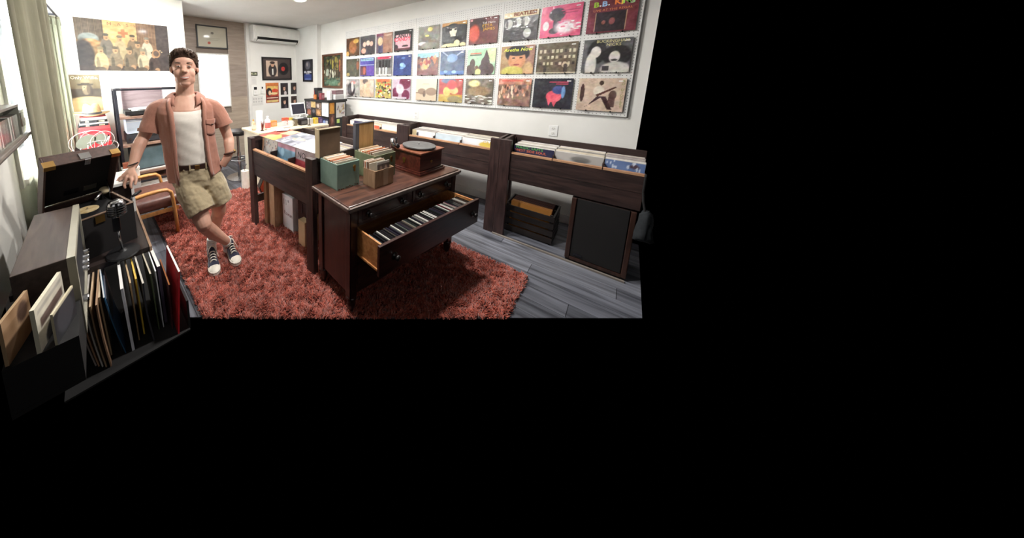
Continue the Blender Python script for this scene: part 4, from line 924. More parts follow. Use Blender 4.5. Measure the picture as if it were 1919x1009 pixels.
# vintage microphone
mc = T('microphone', 'chrome ribbed vintage microphone on a round black base in front of the gramophone case', 'microphone', (.03,1.62,.6585))
obj('base', MB().lathe([(.0,.659),(.072,.659),(.074,.664),(.07,.670),(.02,.676),(.012,.684),(.0,.686)], (.045,1.625,0), 32), m_black, mc, smooth=False)
obj('stem', MB().tube([(.045,1.625,.68),(.038,1.62,.745),(.034,1.62,.80)], .0055, 10), m_metal, mc, smooth=True)
obj('yoke', MB().bx(.016,.048,1.606,1.634,.79,.872), m_dmetal, mc, bevel=.006)
hd = []
for z, s_ in ((.870,.55),(.874,.85),(.885,1.0),(.91,1.04),(.93,1.0),(.945,.85),(.952,.6),(.954,.3)):
    hd.append([(.040+.037*s_*math.copysign(abs(math.cos(a))**.7,math.cos(a)), 1.62+.029*s_*math.copysign(abs(math.sin(a))**.7,math.sin(a)), z) for a in [i*2*math.pi/24 for i in range(24)]])
hb_ = obj('head', MB().loft(hd), m_metal, mc, smooth=True)
rb = MB()
for z in (.882,.894,.906,.918,.930):
    s_ = 1.06 if z < .925 else 1.02
    rb.tube([(.040+.037*s_*math.copysign(abs(math.cos(a))**.7,math.cos(a)), 1.62+.029*s_*math.copysign(abs(math.sin(a))**.7,math.sin(a)), z) for a in [i*2*math.pi/24 for i in range(25)]], .0022, 5)
obj('ribs', rb, m_blackm, hb_, smooth=True, label='black slots between the ribs'); obj('centre_band', MB().bx(.034,.046,1.588,1.594,.872,.95), m_metal, hb_, bevel=.002)
# sleeves standing on the lower shelf, spines across the picture
def stand(x, y0, y1, z0, z1, t, c, edge, lab, lean=0.0, fan=0.0, art=None, bend=.0):
    s_ = T('record_sleeve', lab, 'record sleeve', (x,(y0+y1)/2,z0), 0, 'records standing in front of the table')
    rings = []
    for k_ in range(7):
        u = k_/6; z = z0+(z1-z0)*u; off = lean*u + bend*math.sin(u*math.pi)
        rings.append([(x+off-t/2,y0,z),(x+off+t/2,y0,z),(x+off+t/2+fan*u,y1,z),(x+off-t/2+fan*u,y1,z)])
    obj('jacket', MB().loft(rings), mat('jacket_'+'_'.join(map(str,c)), c, .45, c2=tuple(min(255,k2+12) for k2 in c), scale=25), s_)
    k_ = rings[-1]; e_ = .0012
    obj('open_edge', MB().prism3([(k_[0][0]-.0006,y0-.001,z1),(k_[1][0]+.0006,y0-.001,z1),(k_[2][0]+.0006,y1,z1),(k_[3][0]-.0006,y1,z1)], [(k_[0][0]-.0006,y0-.001,z1+e_),(k_[1][0]+.0006,y0-.001,z1+e_),(k_[2][0]+.0006,y1,z1+e_),(k_[3][0]-.0006,y1,z1+e_)]), mat('edge_'+'_'.join(map(str,edge)), edge, .6), s_)
    return s_
zb = .3185
m_shadow = m_blackm
stand(.205,1.31,1.575,zb,.640,.007,(206,36,46),(230,222,218),'bright red sleeve standing rightmost of the upright records',.028,.0)
stand(.188,1.36,1.60,zb,.56,.005,(70,26,30),(180,110,60),'low dark maroon sleeve left of the bright red one',.006,.004)
stand(.172,1.42,1.62,zb,.638,.012,(60,50,66),(232,228,222),'thick white edged sleeve left of the maroon one',-.006,-.004)
stand(.157,1.40,1.60,zb,.632,.004,(226,226,230),(226,226,230),'thin white sleeve against the thick white edged one',-.008,0)
stand(.138,1.40,1.64,zb,.63,.005,(70,80,52),(190,180,160),'olive sleeve with a green edge among the upright records',-.010,-.006)
stand(.108,1.35,1.62,zb,.632,.006,(44,44,50),(206,200,190),'curled charcoal sleeve with a pale top edge',-.016,-.004,bend=-.006)
stand(.078,1.42,1.66,zb,.622,.006,(214,176,62),(226,190,90),'yellow sleeve half hidden among the upright records',-.006,0)
stand(.055,1.40,1.66,zb,.626,.005,(150,120,84),(190,164,130),'tan sleeve beside the yellow one',-.006,-.004)
stand(.028,1.36,1.67,zb,.642,.010,(206,206,214),(236,234,232),'white sleeve with a lavender sheen standing upright',-.012,.004)
stand(.0,1.37,1.62,zb,.630,.004,(40,84,120),(206,210,214),'shiny black and blue sleeve leaning left',-.046,-.008,bend=-.004)
stand(-.012,1.40,1.66,zb,.60,.005,(22,24,30),(80,80,90),'glossy black sleeve behind the blue one',-.03,0)
stand(-.05,1.40,1.64,zb,.62,.006,(186,160,124),(214,196,166),'buff sleeve left of the glossy black one',-.012,.004)
for i, (x, c, e, lab) in enumerate(((-.066,(140,108,84),(176,146,118),'brown worn sleeve in the fanned group'),(-.082,(166,136,104),(196,170,140),'light brown sleeve in the fanned group'),(-.094,(190,184,176),(206,200,192),'grey sleeve in the fanned group'),(-.106,(160,120,90),(186,150,120),'rusty tan sleeve in the fanned group'),(-.116,(150,136,130),(190,180,172),'ash grey sleeve at the left of the fanned group'))):
    stand(x+.012,1.34+.012*i,1.64+.005*i,zb,.632-.004*i,.005,c,e,lab,-.018-.004*i,.016,bend=-.004)
# three smaller sleeves on a black box in front of the receiver
bk = T('black_box', 'low black box at the lower left corner under the small sleeves', 'box', (-.19,1.07,.6585)); obj('body', MB().bx(-.25,-.10,.99,1.16,.659,.80), m_blackm, bk)
def lean_sheet(xa, ya, xb, yb, z0, z1, t, art, lab, edge):
    dx, dy = xb-xa, yb-ya; L = math.hypot(dx,dy); rz = math.atan2(dy,dx)
    o = sheet('record_sleeve', L, z1-z0, t, art, p_matte, None, ((xa+xb)/2,(ya+yb)/2,z0), rz, edge=edge); tag(o, lab, 'record sleeve', 'small sleeves at the lower left'); return o
lean_sheet(-.245,1.0,-.212,1.12,.801,.928,.008, lp_art((150,118,88),[('n',12,6),('e',.7,.7,.2,.22,(84,62,50),.5)],20),'worn brown paper sleeve at the lower left corner', (176,146,112))
o = lean_sheet(-.186,.992,-.142,1.148,.801,.935,.010, lp_art((206,200,184),[('r',.1,.45,.95,.66,(96,78,72)),('e',.6,.1,.4,.3,(30,30,34),.2),('r',.08,.8,.95,.9,(150,146,140),.6),('n',8,8)],24),'white sleeve with a grey picture band standing before the receiver', (226,220,196))
lean_sheet(-.150,.992,-.112,1.10,.801,.90,.006, lp_art((40,40,44),[('e',.5,.5,.4,.45,(60,60,66),.3),('r',0,.9,1,1,(206,196,170))],20),'dark disc half out of a cream sleeve beside the white sleeve', (206,196,166))

# ------------------------------------------------------------------ far left: posters, hat, rack, chair
mash = Art(150, 96, (150,116,78))
mash.r(.27,.45,.62,1,(216,178,118)).r(0,.6,.27,1,(110,92,72)).r(.62,.45,.84,1,(140,104,72)).r(.84,0,1,1,(60,46,42))
for i in range(16): mash.r(.03+.015*i,.62,.037+.015*i,1,(74,60,48))
for i in range(12): mash.r(.63+.017*i,.55,.637+.017*i,1,(104,72,50))
mash.r(.42,.74,.53,.79,(184,116,72)).r(.455,.68,.495,.85,(184,116,72)).e(.12,.62,.1,.11,(150,156,150),.3).e(.13,.55,.09,.07,(190,140,90),.4).e(.06,.3,.1,.3,(50,40,36),.4).r(0,0,1,.1,(60,46,40))
mash.n(12,22)
for x, y, c in ((.29,.62,(120,110,96)),(.43,.6,(186,164,124)),(.57,.63,(128,104,76)),(.73,.6,(216,204,178)),(.62,.5,(140,120,92))):
    mash.e(x,y-.17,.068,.2,c,.2).e(x-.03,y-.22,.02,.12,tuple(int(k*.7) for k in c),.4).e(x,y+.04,.027,.058,(196,150,108),.3).e(x,y+.095,.031,.028,tuple(int(k*.62) for k in c),.3).e(x+.006,y+.03,.012,.012,(110,74,54),.6)
for x, y, c in ((.22,.33,(206,180,134)),(.37,.35,(140,122,96)),(.52,.34,(128,110,86)),(.67,.33,(214,196,160)),(.80,.28,(80,62,54))):
    mash.e(x,y-.16,.07,.2,c,.2).e(x-.035,y-.2,.018,.14,tuple(int(k*.65) for k in c),.4).e(x+.03,y-.26,.03,.05,(190,146,106),.4).e(x,y+.06,.028,.06,(204,158,116),.3).e(x,y+.115,.033,.03,tuple(int(k*.7) for k in c),.3).e(x+.005,y+.05,.013,.012,(112,76,56),.6).e(x-.02,y-.30,.06,.05,(96,80,64),.3)
for i in range(5): mash.e(.82+.02*i,.42+.03*(i%2),.012,.012,(216,190,150),.3)
mash.e(.83,.38,.05,.09,(190,140,92),.3).e(.83,.38,.034,.062,(90,66,54),.3).n(8,40)
mash.a *= .7
ps = sheet('poster', .925, .588, .003, mash, p_matte, None, (.404,4.0995,1.656), 0, edge=(220,200,170)); tag(ps, 'wide sepia group poster on the cream wall above the rack', 'poster')
text('M · A · S · H', .05, (110,70,50), ps, -.02, -.0036, .548, sx=1.2)
wil = lp_art((96,84,62), [('g',.55,1.3,(126,112,84)),('r',0,.35,1,.62,(66,56,46)),('e',.56,.56,.17,.2,(60,50,42),.3),('e',.5,.62,.12,.14,(150,132,102),.3),('e',.5,.53,.11,.08,(112,98,78),.5),('e',.58,.6,.06,.12,(80,68,54),.5),('e',.45,.65,.025,.012,(50,42,36),.5),('e',.5,.60,.02,.04,(120,104,82),.5),('e',.5,.8,.15,.10,(140,122,92),.3),('r',.35,.745,.65,.775,(60,50,42)),('e',.5,.735,.27,.035,(54,46,38),.3),('r',0,0,1,.32,(190,168,122)),('e',.5,.34,.5,.06,(184,160,114),.5),('n',6,10),('e',.6,.1,.3,.1,(196,170,120),.6)], 44)
wp = sheet('poster', .265, .42, .002, wil, p_matte, None, (-.03,4.0995,1.19), 0, edge=(206,190,150)); tag(wp, 'tall sepia poster of a man in a hat above the straw hat', 'poster')
text('Only Willie.', .05, (236,226,200), wp, -.0, -.0026, .385)
sd = T('console_table', 'narrow dark table behind the raised lid holding the red case and books', 'table', (-.02,3.5,0))
obj('top', MB().bx(-.19,.155,3.42,4.04,.775,.80), m_tab, sd); 
for x, y in ((-.18,3.43),(.13,3.43),(-.18,4.01),(.13,4.01)): obj('leg', MB().bx(x,x+.02,y,y+.02,0,.775), m_tab, sd)
rb_ = T('red_case', 'bright red hard case under the stack of books by the curtain', 'case', (0,3.8,.8005))
m_red = mat('bright_red_vinyl', (196,44,52), .4, c2=(214,60,66), scale=20)
obj('body', MB().bx(-.125,.13,3.72,3.95,.8005,.985), m_red, rb_, bevel=.006); obj('lid', MB().bx(-.13,.135,3.715,3.955,.988,1.02), mat('dark_red_lid', (170,40,48), .4), rb_, bevel=.006); obj('clasp', MB().bx(.10,.112,3.708,3.716,.90,.95), m_blackm, rb_)
z = 1.0205
for i, (h_, c, x0, x1, lab) in enumerate(((.030,(206,64,66),-.12,.13,'red bordered book at the bottom of the stack'),(.024,(34,32,36),-.13,.12,'black book with a pale spine label near the bottom of the stack'),(.016,(222,220,212),-.12,.12,'thin white book in the middle of the stack'),(.028,(36,34,38),-.115,.115,'thick black book above the thin white one'),(.030,(232,228,220),-.105,.11,'thick white book near the top of the stack'),(.015,(128,36,40),-.11,.105,'thin dark red book on top of the stack'))):
    bkk = T('book', lab + ' under the hat', 'book', (0,3.83,z), 0, 'books under the straw hat')
    obj('cover', MB().bx(x0,x1,3.74,3.92,z,z+.003).bx(x0,x1,3.74,3.92,z+h_-.003,z+h_).bx(x0,x1,3.74,3.743,z+.003,z+h_-.003), mat('book_cover_%d' % i, c, .5), bkk)
    obj('pages', MB().bx(x0+.003,x1-.003,3.743,3.917,z+.003,z+h_-.003), m_paper, bkk)
    if i in (1,3): obj('spine_label', MB().bx(-.07,-.04,3.7395,3.7402,z+.006,z+h_-.006).bx(.04,.09,3.7395,3.7402,z+.006,z+h_-.008), m_cream, bkk)
    z += h_+.0005
m_straw = mat('natural_straw', (188,156,110), .8, c2=(204,172,126), scale=60, bump=.1)
ht = T('straw_hat', 'pale straw fedora with a dark band on top of the book stack', 'hat', (-.005,3.83,z))
rings = []
for r_, zz, sq in ((.165,.018,.0),(.15,.008,0),(.12,.003,0),(.095,.004,0),(.090,.008,0),(.086,.03,0),(.081,.06,0),(.076,.09,0),(.068,.118,.0),(.05,.128,.0),(.022,.122,0),(.004,.116,0)):
    ring = []
    for a in range(36):
        t_ = a*2*math.pi/36; x_ = r_*.95*math.cos(t_); y_ = r_*1.12*math.sin(t_)
        dz = .012*math.cos(2*t_)*(r_ > .14) - (.02*math.exp(-(x_/.018)**2) if zz > .1 else 0)
        ring.append((-.005+x_, 3.83+y_, z+.002+zz+dz+(.006 if zz < .01 and r_ > .1 else 0)))
    rings.append(ring)
obj('crown_and_brim', MB().loft(rings, cap=True), m_straw, ht, smooth=True)
rings = []
for zz, r_ in ((.012,.0925),(.034,.0875)):
    rings.append([(-.005+r_*.95*math.cos(a*2*math.pi/36), 3.83+r_*1.12*math.sin(a*2*math.pi/36), z+.002+zz) for a in range(36)])
obj('band', MB().loft(rings, cap=False), mat('charcoal_ribbon', (60,60,64), .6), ht, smooth=True)
# looped white wires with two grey ovals
ww = T('wire_stand', 'tangle of looped white wire around two grey ovals in front of the red case', 'wire stand', (-.04,3.5,.8005))
def fw(x, y, z): return (x*1.167, y*1.167, 1.55-(1.55-z)*1.167)
for (cx, cz, tilt, rx_, rz_) in ((-.07,1.02,-35,.088,.058),(.035,1.03,-30,.058,.058)):
    obj('grey_oval', MB().lathe([(1,-.04),(1,.04)], fw(cx,3.02,cz), 28, Matrix.Rotation(R(tilt),4,'Y') @ Matrix.Diagonal((rx_,.1,rz_,1)) @ Matrix.Rotation(R(90),4,'X')), mat('sage_grey_felt', (128,130,116), .9), ww)
wm = MB()
for (cx, cz, a_, b_, tl, yy) in ((-.06,1.03,.125,.085,15,3.0),(-.02,1.0,.10,.11,-20,3.05),(.04,1.02,.09,.075,40,2.98),(-.09,1.0,.075,.10,5,3.04),(.02,.96,.13,.06,0,3.01)):
    wm.tube([fw(cx+a_*math.cos(t)*math.cos(R(tl))-b_*math.sin(t)*math.sin(R(tl)), yy+.015*math.sin(3*t), cz+a_*math.cos(t)*math.sin(R(tl))+b_*math.sin(t)*math.cos(R(tl))) for t in [i*2*math.pi/30 for i in range(31)]], .0024, 6)
wm.tube([(-.07,3.5,.80),(-.075,3.5,.85),(-.07,3.5,.9)], .0045, 6); wm.tube([(.05,3.5,.80),(.05,3.5,.86),(.035,3.49,.92)], .0045, 6); wm.tube([fw(.055,2.98,.99),fw(.085,2.98,1.05),fw(.095,2.98,1.055),fw(.075,2.98,1.0)], .0045, 6)
obj('wires', wm, mat('white_coated_wire', (216,206,200), .5), ww, smooth=True)
# black metal rack
m_steel = mat('black_steel', (30,32,40), .4)
m_rsh = mat('rack_shelf_walnut', (120,92,80), .5, 'wood', (150,120,104), 5, WX)
rk2 = T('media_rack', 'tall black steel frame rack with walnut shelves behind the man', 'rack', (.58,3.75,0))
for x in (.20,.965):
    for y in (3.56,3.92): obj('post', MB().bx(x-.0125,x+.0125,y-.0125,y+.0125,0,1.45), m_steel, rk2)
obj('top_bar', MB().bx(.2125,.9525,3.55,3.57,1.43,1.45), m_steel, rk2); obj('top_bar', MB().bx(.2125,.9525,3.91,3.93,1.43,1.45), m_steel, rk2)
for x in (.20,.965): obj('top_bar', MB().bx(x-.0125,x+.0125,3.5725,3.9075,1.43,1.45), m_steel, rk2)
for z in (1.145,.83,.50,.14): obj('shelf', MB().bx(.2125,.9525,3.55,3.93,z-.025,z), m_rsh, rk2)
tt = T('turntable', 'black turntable with a white record and raised smoky lid, top shelf of the rack', 'turntable', (.48,3.74,1.1455))
obj('plinth', MB().bx(.27,.69,3.58,3.88,1.1555,1.20), m_black, tt, bevel=.004)
for x in (.30,.66):
    for y in (3.61,3.85): obj('foot', MB().lathe([(.018,1.1455),(.018,1.156)], (x,y,0), 12), m_metal, tt)
obj('platter', MB().lathe([(.145,1.20),(.145,1.214),(0,1.214)], (.46,3.73,0), 36), m_metal, tt)
obj('dust_cover', MB().bx(.27,.69,3.885,3.892,1.19,1.455).bx(.27,.276,3.84,3.885,1.19,1.455).bx(.684,.69,3.84,3.885,1.19,1.455), mat('smoky_lilac_lid', (128,112,116), .3, 'wood', (150,134,136), 4, WX), tt)
ta = obj('tone_arm', MB().tube([(.65,3.82,1.20),(.65,3.82,1.235),(.62,3.70,1.235),(.58,3.66,1.225)], .005, 8), m_metal, tt)
o = thing1('vinyl_record', 'white vinyl record on the turntable platter in the rack', 'record', MB().lathe([(.15,1.2145),(.15,1.218),(0,1.218)], (.46,3.73,0), 36), mat('white_vinyl', (226,226,230), .25))
am = T('amplifier', 'black hi-fi amplifier on the second shelf of the rack', 'amplifier', (.45,3.74,.8305))
obj('chassis', MB().bx(.255,.68,3.60,3.90,.8425,.94), m_black, am, bevel=.003); obj('face', MB().bx(.255,.68,3.594,3.60,.8425,.94), m_dgrey, am)
for x in (.28,.65):
    for y in (3.62,3.88): obj('foot', MB().lathe([(.014,.8305),(.014,.8425)], (x,y,0), 10), m_metal, am)
for x in (.29,.34,.60,.64): obj('knob', MB().lathe([(.012,0),(.011,.014)], (0,0,0), 12, Matrix.Translation((x,3.594,.89)) @ Matrix.Rotation(R(90),4,'X')), m_metal, am)
obj('display', MB().bx(.40,.55,3.592,3.594,.895,.92), m_blackm, am)
b2 = T('white_storage_box', 'pale blue-white cube between turntable shelf and amplifier', 'box', (.34,3.74,.945)); obj('body', MB().bx(.265,.44,3.60,3.88,.945,1.11), mat('ice_blue_box', (196,206,220), .5), b2, bevel=.004); obj('lid_seam', MB().bx(.264,.441,3.599,3.602,1.075,1.079), m_trim, b2)
tv = T('television', 'old tube television with a pale blue-grey screen in the rack', 'television', (.50,3.74,.5005))
obj('housing', MB().bx(.275,.70,3.64,3.90,.5005,.80), m_black, tv, bevel=.01)
obj('bezel', MB().bx(.275,.70,3.60,3.64,.775,.80).bx(.275,.70,3.60,3.64,.5005,.525).bx(.275,.325,3.60,3.64,.525,.775).bx(.66,.70,3.60,3.64,.525,.775), m_dgrey, tv, bevel=.004)
sg = MB(); gr_ = []
for j in range(9):
    gr_.append([(.325+.335*i/8, 3.612-.012*(1-((i-4)/4)**2)*(1-((j-4)/4)**2), .525+.25*j/8) for i in range(9)])
obj('screen', sg.loft(gr_, cap=False, closed=False), mat('crt_glass', (96,122,130), .12, c2=(112,138,146), coat=.5), tv, smooth=True)
obj('sill', MB().bx(.33,.655,3.585,3.60,.5005,.512), m_trim, tv)
z = .1405
for i, (h_, c, lab) in enumerate(((.09,(60,60,66),'grey equipment box at the bottom of the rack'),(.03,(200,202,206),'pale grey folder in the rack'),(.03,(34,32,36),'black binder in the rack'),(.022,(216,150,60),'orange folder in the rack'),(.014,(232,228,226),'white folder in the rack'),(.04,(150,104,112),'dusty pink stack in the rack'),(.03,(120,84,70),'brown box lid under the television shelf'))):
    fo = T('folder', lab + ' below the television', 'folder', (.5,3.74,z), 0, 'folders below the television')
    obj('cover', MB().bx(.28,.70,3.57+.004*(i%3),3.9,z,z+h_-.001), mat('folder_%d' % i, c, .6), fo); obj('pages', MB().bx(.285,.695,3.566+.004*(i%3),3.57+.004*(i%3),z+.003,z+h_-.004), m_paper if i in (3,4,5) else m_dgrey, fo); z += h_
wbx = T('white_storage_box', 'white box with papers on top between the console table and the chair', 'box', (.23,3.42,0))
obj('body', MB().bx(.175,.325,3.43,3.54,0,.575), m_white, wbx, bevel=.004); obj('lid', MB().bx(.17,.33,3.425,3.545,.575,.60), m_trim, wbx, bevel=.004)
o = thing1('brown_packet', 'small brown packet on the white box', 'packet', MB().bx(.185,.245,3.44,3.52,.6005,.655), mat('brown_packet', (134,72,52), .6), bevel=.003)
# bentwood armchair
m_bent = mat('bent_birch', (176,122,62), .4, 'wood', (198,144,82), 5, WZ, coat=.3)
m_lth = mat('brown_leather', (84,52,46), .38, c2=(104,66,58), scale=30, bump=.08)
ch = T('bentwood_armchair', 'low armchair with bent birch arms and a brown leather seat behind the man', 'armchair', (.42,3.1,0))
for y, lab in ((2.83,'front_arm'),(3.40,'front_arm')):
    obj('arm', MB().tube([(.530,y,.035),(.522,y,.2),(.512,y,.38),(.500,y,.455),(.465,y,.487),(.40,y,.492),(.30,y,.488),(.16,y,.47),(.05,y,.44)], [(.017,.028)]*9, 10), m_bent, ch, smooth=True)
    obj('rear_leg', MB().tube([(.10,y,.0),(.12,y,.2),(.16,y,.46)], [(.016,.026)]*3, 10), m_bent, ch, smooth=True)
def pillow(x0,x1,y0,y1,z0,z1,rnd=.04):
    mb = MB(); rings = []
    for k_ in range(13):
        u = k_/12; t_ = -math.cos(u*math.pi); sc_ = (1-abs(t_)**4)**.25
        yy = (y0+y1)/2+(y1-y0)/2*t_; cx, cz = (x0+x1)/2, (z0+z1)/2; ring = []
        for a in range(24):
            th = a*2*math.pi/24; c_, s2 = math.cos(th), math.sin(th)
            ring.append((cx+(x1-x0)/2*math.copysign(abs(c_)**.4,c_)*(.9+.1*sc_), yy, cz+(z1-z0)/2*math.copysign(abs(s2)**.6,s2)*max(sc_,.3)))
        rings.append(ring)
    return mb.loft(rings)
obj('seat_cushion', pillow(.10,.80,2.86,3.37,.27,.41), m_lth, ch, smooth=True); obj('back_cushion', pillow(-.02,.12,2.88,3.36,.36,.70), m_lth, ch, smooth=True)
obj('seat_rail', MB().bx(.08,.56,2.85,2.87,.25,.285).bx(.08,.56,3.36,3.38,.25,.285), m_bent, ch)
# ------------------------------------------------------------------ back of the room
def frame_pic(name, label, cat, w, h, art, loc, rz, bw, m, depth=.02, group=None, pm=None):
    f = T(name, label, cat, loc, rz, group)
    obj('frame', MB().bx(-w/2,w/2,-depth,0,0,bw).bx(-w/2,w/2,-depth,0,h-bw,h).bx(-w/2,-w/2+bw,-depth,0,bw,h-bw).bx(w/2-bw,w/2,-depth,0,bw,h-bw), m, f, local=True, bevel=.002)
    o = sheet('print', w-2*bw, h-2*bw, .008, art, pm or p_matte, f, (0,0,bw)); return f
m_fr = mat('dark_brown_frame', (42,30,28), .4, 'wood', (58,42,38), 6, WX)
m_frb = mat('black_frame', (26,24,26), .4)
cert = frame_pic('framed_certificate', 'framed certificate with a red seal on the tiled wall', 'picture', .545, .392, lp_art((186,182,164),[('n',4,5),('e',.5,.7,.05,.06,(110,104,96),.4),('r',.3,.62,.7,.64,(130,124,112),.7),('r',.25,.42,.75,.44,(150,146,132),.7),('r',.3,.34,.7,.36,(150,146,132),.7),('e',.37,.2,.05,.07,(176,80,62),.3)],40), (1.76,4.972,2.088), 0, .022, m_frb)
alb = frame_pic('framed_album', 'wide dark frame with an album cover and its black record', 'picture', .725, .475, lp_art((70,58,56),[('n',4,6),('r',.1,.12,.52,.9,(206,180,160)),('e',.33,.42,.15,.32,(52,44,46),.25),('e',.33,.68,.06,.09,(206,160,134),.3),('e',.33,.8,.09,.07,(60,44,40),.4),('r',.31,.2,.36,.5,(226,220,212)),('e',.74,.5,.19,.32,(24,22,24),.06),('e',.72,.5,.07,.115,(196,60,56),.1),('e',.72,.5,.012,.02,(30,24,24),.2)],64), (3.06,4.9295,1.505), 0, .03, m_frb)
con = sheet('poster', .315, .42, .003, lp_art((170,60,40),[('r',0,.86,1,1,(206,120,60)),('r',.05,.5,.95,.84,(214,176,96)),('e',.25,.55,.22,.2,(40,28,28),.3),('e',.3,.5,.1,.12,(222,190,160),.4),('e',.7,.6,.24,.1,(196,60,36),.4),('e',.62,.46,.3,.06,(230,206,150),.4),('r',0,.14,1,.34,(120,36,32)),('r',.08,.22,.92,.27,(226,206,180)),('r',.06,.03,.94,.14,(222,196,130)),('n',12,10,False)],48), p_matte, None, (2.925,4.9295,1.03), 0); tag(con, 'red and orange concert poster below the framed album', 'poster')
pk = [((36,28,30),'upper left dark portrait of a man in a pale shirt'),((44,40,42),'upper right dark portrait with a red highlight'),((26,20,24),'lower left dark portrait behind the tablet'),((58,40,38),'lower right reddish portrait behind the tablet')]
for i, (x0, z0, h_) in enumerate(((3.13,1.185,.255),(3.40,1.185,.255),(3.13,.885,.255),(3.40,.885,.255))):
    a_ = lp_art(pk[i][0],[('e',.5,.62,.27,.27,(38,25,22),.35),('e',.5,.54,.15,.2,(206,160,136),.35),('e',.46,.75,.2,.10,(38,25,22),.3),('e',.62,.12,.18,.2,(206,196,196) if i == 0 else (70,60,70),.4),('e',.44,.56,.04,.02,(60,36,30),.5),('e',.58,.56,.04,.02,(60,36,30),.5)],28)
    o = sheet('portrait_print', .195, h_, .002, a_, p_matte, None, (x0+.0975,4.9295,z0), 0); tag(o, pk[i][1] + ' on the back wall', 'picture', 'four portraits on the back wall')
f = frame_pic('framed_banknote', 'small framed green banknote high on the back wall', 'picture', .155, .07, lp_art((150,154,126),[('e',.5,.5,.14,.3,(96,100,84),.4),('e',.2,.5,.1,.2,(196,196,170),.4),('e',.8,.5,.1,.2,(196,196,170),.4)],20), (2.51,4.9295,1.605), 0, .010, m_dgrey)
def note(lab, x0, x1, z0, z1, c, ops=()):
    o = sheet('paper_notice', x1-x0, z1-z0, .0015, lp_art(c, ops, 28), p_matte, None, ((x0+x1)/2,4.9295,z0), 0); tag(o, lab, 'notice'); return o
note('narrow white paper notice under the banknote', 2.455, 2.57, 1.415, 1.59, (226,224,220), [('r',.15,y,.85,y+.03,(190,188,186)) for y in (.2,.35,.5,.65,.8)])
note('white paper with two rows of small drawings below the thermostat', 2.455, 2.70, 1.0, 1.185, (222,220,216), [('e',x,y,.07,.1,(186,184,182),.5) for x in (.14,.36,.6,.84) for y in (.72,.4)]+[('r',.1,.12,.9,.15,(196,194,192))])
th = T('thermostat', 'white wall controller with a dark screen on the back wall', 'thermostat', (2.52,4.9295,1.215)); obj('body', MB().bx(2.485,2.565,4.905,4.929,1.215,1.385), m_white, th, bevel=.004); obj('screen', MB().bx(2.493,2.557,4.903,4.905,1.32,1.375), m_black, th); obj('button', MB().bx(2.51,2.54,4.903,4.905,1.25,1.28), m_trim, th)
th = T('remote_control', 'small white remote in a wall holder right of the thermostat', 'remote', (2.68,4.9295,1.24)); obj('body', MB().bx(2.655,2.71,4.91,4.929,1.26,1.385), m_white, th, bevel=.004); obj('screen', MB().bx(2.668,2.698,4.908,4.91,1.335,1.375), m_black, th); obj('holder', MB().bx(2.65,2.715,4.905,4.929,1.235,1.29), m_trim, th)
bbk = frame_pic('framed_poster', 'narrow black framed blue poster on the pier of the right wall', 'picture', .33, .465, lp_art((34,34,44),[('e',.5,.75,.3,.2,(90,90,100),.5),('e',.45,.8,.1,.1,(160,150,150),.5),('r',.08,.04,.92,.32,(44,60,120)),('r',.3,.33,.7,.36,(206,206,216)),('r',.15,.06,.85,.1,(120,140,190))],36), (3.5545,4.495,1.465), rot_r, .018, m_frb)
text('B.B. KING', .058, (226,226,230), bbk, 0, -.0086, .20, bold=.002)
ptg = frame_pic('framed_painting', 'brown framed painting of trees in autumn light at the far end of the right wall', 'picture', .56, .66, lp_art((70,62,44),[('n',22,9),('r',0,0,1,.3,(74,92,74)),('speck',26,[(120,112,50),(44,66,40),(150,140,60),(52,50,36)],.09,.07,(0,.6,1,1)),('speck',10,[(206,206,186)],.05,.07,(0,.32,.8,.5)),('e',.22,.45,.1,.12,(176,186,170),.6)]+[('r',x,.24,x+.04,.92,(48,36,30)) for x in (.3,.44,.6,.7,.85)]+[('e',.92,.66,.03,.2,(170,80,62),.4),('e',.5,.12,.4,.1,(96,128,104),.8),('speck',14,[(140,120,90),(60,80,66)],.1,.02,(0,0,1,.28)),('n',14,18)],64), (3.6595,3.85,1.345), rot_r, .035, mat('brown_picture_frame', (88,54,38), .45, 'wood', (112,72,50), 6, WX), depth=.03)
# air conditioner
ac = T('air_conditioner', 'white split air conditioner high on the back wall', 'air conditioner', (3.03,4.92,2.26))
prof = [(4.93,2.27),(4.80,2.265),(4.745,2.30),(4.735,2.36),(4.74,2.53),(4.76,2.555),(4.93,2.56)]
obj('housing', MB().prism3([(2.50,y,z) for y,z in prof],[(3.53,y,z) for y,z in prof]), mat('ac_white_plastic', (226,226,222), .35), ac, bevel=.006)
obj('end_cap', MB().prism3([(2.455,y+.008,z) for y,z in prof],[(2.50,y+.004,z) for y,z in prof]), m_trim, ac, bevel=.01); obj('end_cap', MB().prism3([(3.53,y+.004,z) for y,z in prof],[(3.553,y+.008,z) for y,z in prof]), m_trim, ac, bevel=.008)
obj('air_slot', MB().prism3([(2.53,4.79,2.262),(2.53,4.738,2.303),(2.53,4.733,2.34),(2.53,4.75,2.34)],[(3.49,4.79,2.262),(3.49,4.738,2.303),(3.49,4.733,2.34),(3.49,4.75,2.34)]), m_blackm, ac)
obj('vane', MB().prism3([(2.53,4.725,2.283),(2.53,4.770,2.258),(2.53,4.773,2.263),(2.53,4.727,2.289)],[(3.45,4.725,2.283),(3.45,4.770,2.258),(3.45,4.773,2.263),(3.45,4.727,2.289)]), m_trim, ac)
